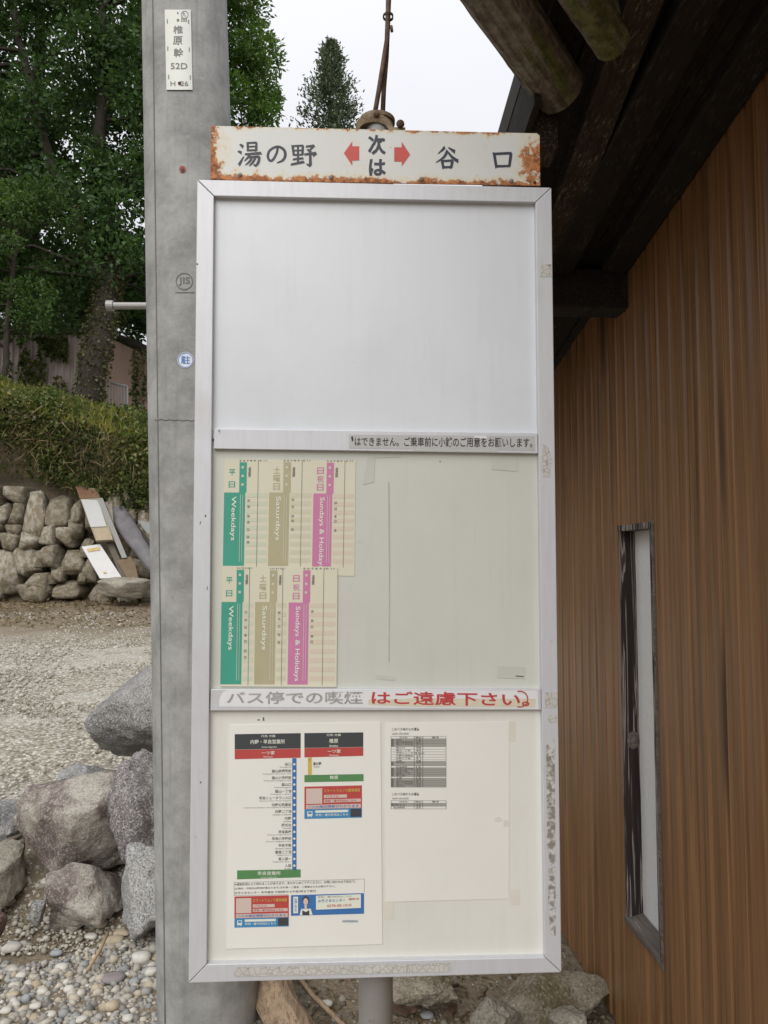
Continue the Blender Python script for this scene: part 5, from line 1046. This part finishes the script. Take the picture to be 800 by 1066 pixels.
m_ = 7000; X = rng.uniform(-9, 2.5, m_); t = rng.uniform(0, 0.9, m_); left_ = X < -4.2; t = np.where(left_ & (rng.uniform(0, 1, m_) < 0.6), t * 0.5, t); yb_, zb_ = bankpt(X, t)
leaf_mesh('dry_stems', np.stack([X, yb_ - 0.10 + rng.normal(0, 0.14, m_), zb_ + 0.04], -1), rng.normal(size=(m_, 3)) * 0.55 + np.array([0, -0.4, -0.55]), rng.uniform(0.10, 0.34, m_), LM['dry'], hd, 0.018)
m_ = 14000; X = rng.uniform(-9, 2.5, m_); t = rng.uniform(0.55, 1.0, m_); yb_, zb_ = bankpt(X, t)
leaf_mesh('grass_tips', np.stack([X, yb_ + rng.normal(0, 0.12, m_), zb_ - 0.02], -1), rng.normal(size=(m_, 3)) * 0.45 + np.array([0, -0.15, 0.9]), rng.uniform(0.06, 0.20, m_), LM['yellow'], hd, 0.09)
# litter at the wall foot
m_ = 3800; X = rng.uniform(-6.5, -1.5, m_); Y = 11.0 - 2.2 * rng.uniform(0, 1, m_) ** 1.6; lt = leaf_mesh('leaf_litter', np.stack([X, Y, ground_h(X, Y) + 0.01 + rng.uniform(0, 0.02, m_)], -1), rng.normal(size=(m_, 3)) * np.array([1, 1, 0.25]), rng.uniform(0.02, 0.065, m_), LM['dry'], None, 0.3, 2.5); tag(lt, 'dry brown leaves scattered along the foot of the stone wall', 'leaf litter', kind='stuff')
m_ = 700; X = rng.uniform(-0.4, 0.85, m_); Y = rng.uniform(2.1, 3.2, m_); lt = leaf_mesh('twig_litter', np.stack([X, Y, ground_h(X, Y) + 0.008], -1), rng.normal(size=(m_, 3)) * np.array([1, 1, 0.2]), rng.uniform(0.015, 0.06, m_), LM['dry'], None, 0.12, 2.5); tag(lt, 'dry twigs and leaf scraps on the soil under the sign', 'litter', kind='stuff')

# ================================================================== FAR SHED BEHIND THE TREES
fsd = empty('corrugated_barn', (-5.4, 17.2, 3.4), 'old barn with faded pinkish corrugated walls behind the leaning tree', 'barn')
def corr(name, p0, p1, zb0, zt0, zt1, pitch_, amp, mat):
    p0, p1 = np.array(p0), np.array(p1); Ln = np.linalg.norm(p1 - p0); n = int(Ln / pitch_ * 4); dv_ = (p1 - p0) / Ln; nv_ = np.array([dv_[1], -dv_[0]])
    vs_ = []
    for i in range(n + 1):
        s_ = Ln * i / n; o_ = amp * (1 if i % 4 in (1, 2) else -1); q = p0 + dv_ * s_ + nv_ * o_; zt_ = zt0 + (zt1 - zt0) * s_ / Ln; vs_ += [(q[0], q[1], zb0), (q[0], q[1], zt_)]
    return MB().add(vs_, [(2 * i, 2 * i + 2, 2 * i + 3, 2 * i + 1) for i in range(n)]).build(name, mat, fsd)
def tin(nm_, a, c):
    k = MT(nm_, 0.75); s_ = k.noise(k.coord(scale=(5, 5, 0.7)), 1.3, 6, 0.7); k.col(k.mix(s_, a, c)); return k.m
w0, w1, w2 = atY(-120, 400, 17.0), atY(105, 400, 17.0), atY(180, 400, 16.2); t0, t1, t2 = atY(0, 350, 17)[2], atY(108, 348, 17)[2], atY(180, 384, 16.2)[2]
corr('side_wall', w0[:2], w1[:2], 3.2, t0, t1, 0.14, 0.018, tin('mauve_tin', (0.36, 0.30, 0.285), (0.52, 0.45, 0.43)))
corr('gable_wall', w1[:2], w2[:2], 3.2, t1, t2, 0.26, 0.012, tin('pink_board', (0.42, 0.29, 0.24), (0.56, 0.41, 0.35)))
MB().prism([(w0[0], w0[1] - 0.12, t0 - 0.02), (w1[0] + 0.1, w1[1] - 0.12, t1 + 0.0), (w2[0] + 0.4, w2[1] - 0.12, t2 - 0.02), (w2[0] + 1.2, 21, t2 + 0.6), (w0[0], 21, t0 + 1.0)], [(w0[0], w0[1] - 0.12, t0 + 0.08), (w1[0] + 0.1, w1[1] - 0.12, t1 + 0.10), (w2[0] + 0.4, w2[1] - 0.12, t2 + 0.08), (w2[0] + 1.2, 21, t2 + 0.7), (w0[0], 21, t0 + 1.1)]).build('roof', plain('dark_tin_roof', (0.06, 0.055, 0.05), 0.8, 0.3, 3), fsd)
vn = 2600; px = rng.uniform(10, 70, vn); py = 352 + rng.uniform(0, 1, vn) ** 1.4 * 60; keep = np.array([noise.noise(Vector((a * 0.09, c * 0.04, 1))) > -0.05 for a, c in zip(px, py)]); vp = np.array([atY(a, c, 16.85) for a, c in zip(px[keep], py[keep])]); px2 = np.concatenate([np.full(300, 141) + rng.normal(0, 2.2, 300), np.full(160, 150) + rng.normal(0, 1.5, 160)]); py2 = rng.uniform(365, 450, 460)
vp = np.concatenate([vp, np.array([atY(a, c, 16.45) for a, c in zip(px2, py2)])])
vine = leaf_mesh('climbing_vine', vp, rng.normal(size=(len(vp), 3)) + np.array([0, -0.6, -0.6]), rng.uniform(0.05, 0.11, len(vp)), LM['hedge'], None, 0.4, loc=tuple(vp.mean(0))); tag(vine, 'dark vines hanging on the corrugated barn wall', 'vine')
gt = empty('metal_gate', tuple(atY(119, 436, 15.0)), 'grey barred metal gate panel standing right of the ivy trunk', 'gate')
gm = plain('galvanised_bar', (0.28, 0.29, 0.29), 0.5, 0.15, 9)
g0, g1, g2, g3 = (106, 397), (132.5, 402.5), (132.5, 440), (106, 436)
def gp(u, v): a = np.array(g0) * (1 - u) + np.array(g1) * u; c = np.array(g3) * (1 - u) + np.array(g2) * u; q = a * (1 - v) + c * v; return atY(q[0], q[1], 15.0)
MB().tube([gp(0, 0), gp(1, 0)], 0.022, 8).build('top_rail', gm, gt, smooth=True)
for i in range(9): MB().tube([gp(i / 8, 0), gp(i / 8, 1)], 0.014 if 0 < i < 8 else 0.02, 6).build('bar', gm, gt, smooth=True)

# ================================================================== WOOD DEBRIS
wd_ = mat_wood('split_firewood', (0.12, 0.075, 0.045), (0.36, 0.26, 0.17), (0.52, 0.43, 0.32), 1, 0.8, 3.0)
def gp3(px, py, z): return at(px, py, 2, z)
L0, L1 = gp3(281, 1016, 0.09), gp3(312, 1082, 0.05); ax = (L1 - L0) / np.linalg.norm(L1 - L0); sd_ = np.cross(ax, (0, 0, 1)); sd_ /= np.linalg.norm(sd_); u_ = np.cross(sd_, ax)
sec = [(-0.062, -0.05), (0.02, -0.06), (0.066, -0.028), (0.048, 0.018), (0.004, 0.042), (-0.030, 0.030), (-0.055, 0.006)]
b = MB(); pr = []
for i, t in enumerate(np.linspace(-0.25, 1.1, 8)):
    for (a, c) in sec: q = L0 + (L1 - L0) * t + sd_ * a * (1 + 0.08 * math.sin(i * 1.7 + a * 30)) + u_ * c * (1 + 0.12 * math.cos(i * 2.3)) + np.array([0.004 * math.sin(i * 1.3), 0, 0]); pr.append(q)
m_ = len(sec); b.add(pr, [(j * m_ + i, j * m_ + (i + 1) % m_, (j + 1) * m_ + (i + 1) % m_, (j + 1) * m_ + i) for j in range(7) for i in range(m_)] + [tuple(range(m_))[::-1], tuple(7 * m_ + i for i in range(m_))]); cen = np.mean(pr, 0)
tag(b.build('split_log', wd_, None, loc=cen, bevel=0.003), 'split tan firewood log lying beside the foot of the utility pole', 'log')
def stick(name, pts, r, mat, label):
    cen = np.mean(pts, 0); return tag(MB().tube(pts, [r * (1 - 0.08 * i) for i in range(len(pts))], 8).build(name, mat, None, True, loc=cen), label, 'stick')
stick('stick', [gp3(308, 1014, 0.03), gp3(325, 1036, 0.028), gp3(362, 1072, 0.025)], 0.0085, wd_, 'thin brown stick on the soil between firewood log and sign post')
stick('stick', [gp3(112, 972, 0.06), gp3(104, 990, 0.04), gp3(91, 1011, 0.028)], 0.007, plain('dry_reed', (0.36, 0.26, 0.15), 0.8, 0.2, 30), 'short tan twig lying on the pebbles below the boulders')
stick('stick', [atY(-20, 888, 3.3), atY(2, 878, 3.32), atY(24, 869, 3.35)], 0.009, plain('grey_stick', (0.16, 0.13, 0.10), 0.85, 0.2, 30), 'grey stick poking in at the left edge beside the biggest boulder')
stick('stick', [gp3(405, 1046, 0.02), gp3(455, 1030, 0.02), gp3(478, 1026, 0.02)], 0.007, plain('dark_stick', (0.09, 0.065, 0.045), 0.85, 0.2, 30), 'dark brown stick on the soil right of the sign post')
for i, (px, py, w_, h_) in enumerate(((415, 1052, 26, 7), (440, 1040, 20, 6), (470, 1052, 18, 6))):
    c_ = gp3(px, py, 0.018); a_ = i * 0.9 - 0.6; dx = np.array([math.cos(a_), math.sin(a_), 0]); dy = np.array([-math.sin(a_), math.cos(a_), 0.25]); s1_, s2_ = w_ / F * 2.4 / 2, 0.014
    q = [c_ - dx * s1_ - dy * s2_ * 0.6, c_ + dx * s1_ * 0.9 - dy * s2_, c_ + dx * s1_ + dy * s2_ * 0.4, c_ - dx * s1_ * 0.7 + dy * s2_]
    tag(MB().prism(q, [p + np.array([0, 0, 0.006]) for p in q]).build('bark_chip', plain('bark_chip', (0.12, 0.075, 0.05), 0.9, 0.3, 40), None, loc=c_), ('large reddish bark chip beside the sign post', 'small bark chip under the sign behind the larger one', 'bark chip nearest the rounded pale stone')[i], 'bark chip', 'bark chips on the soil')
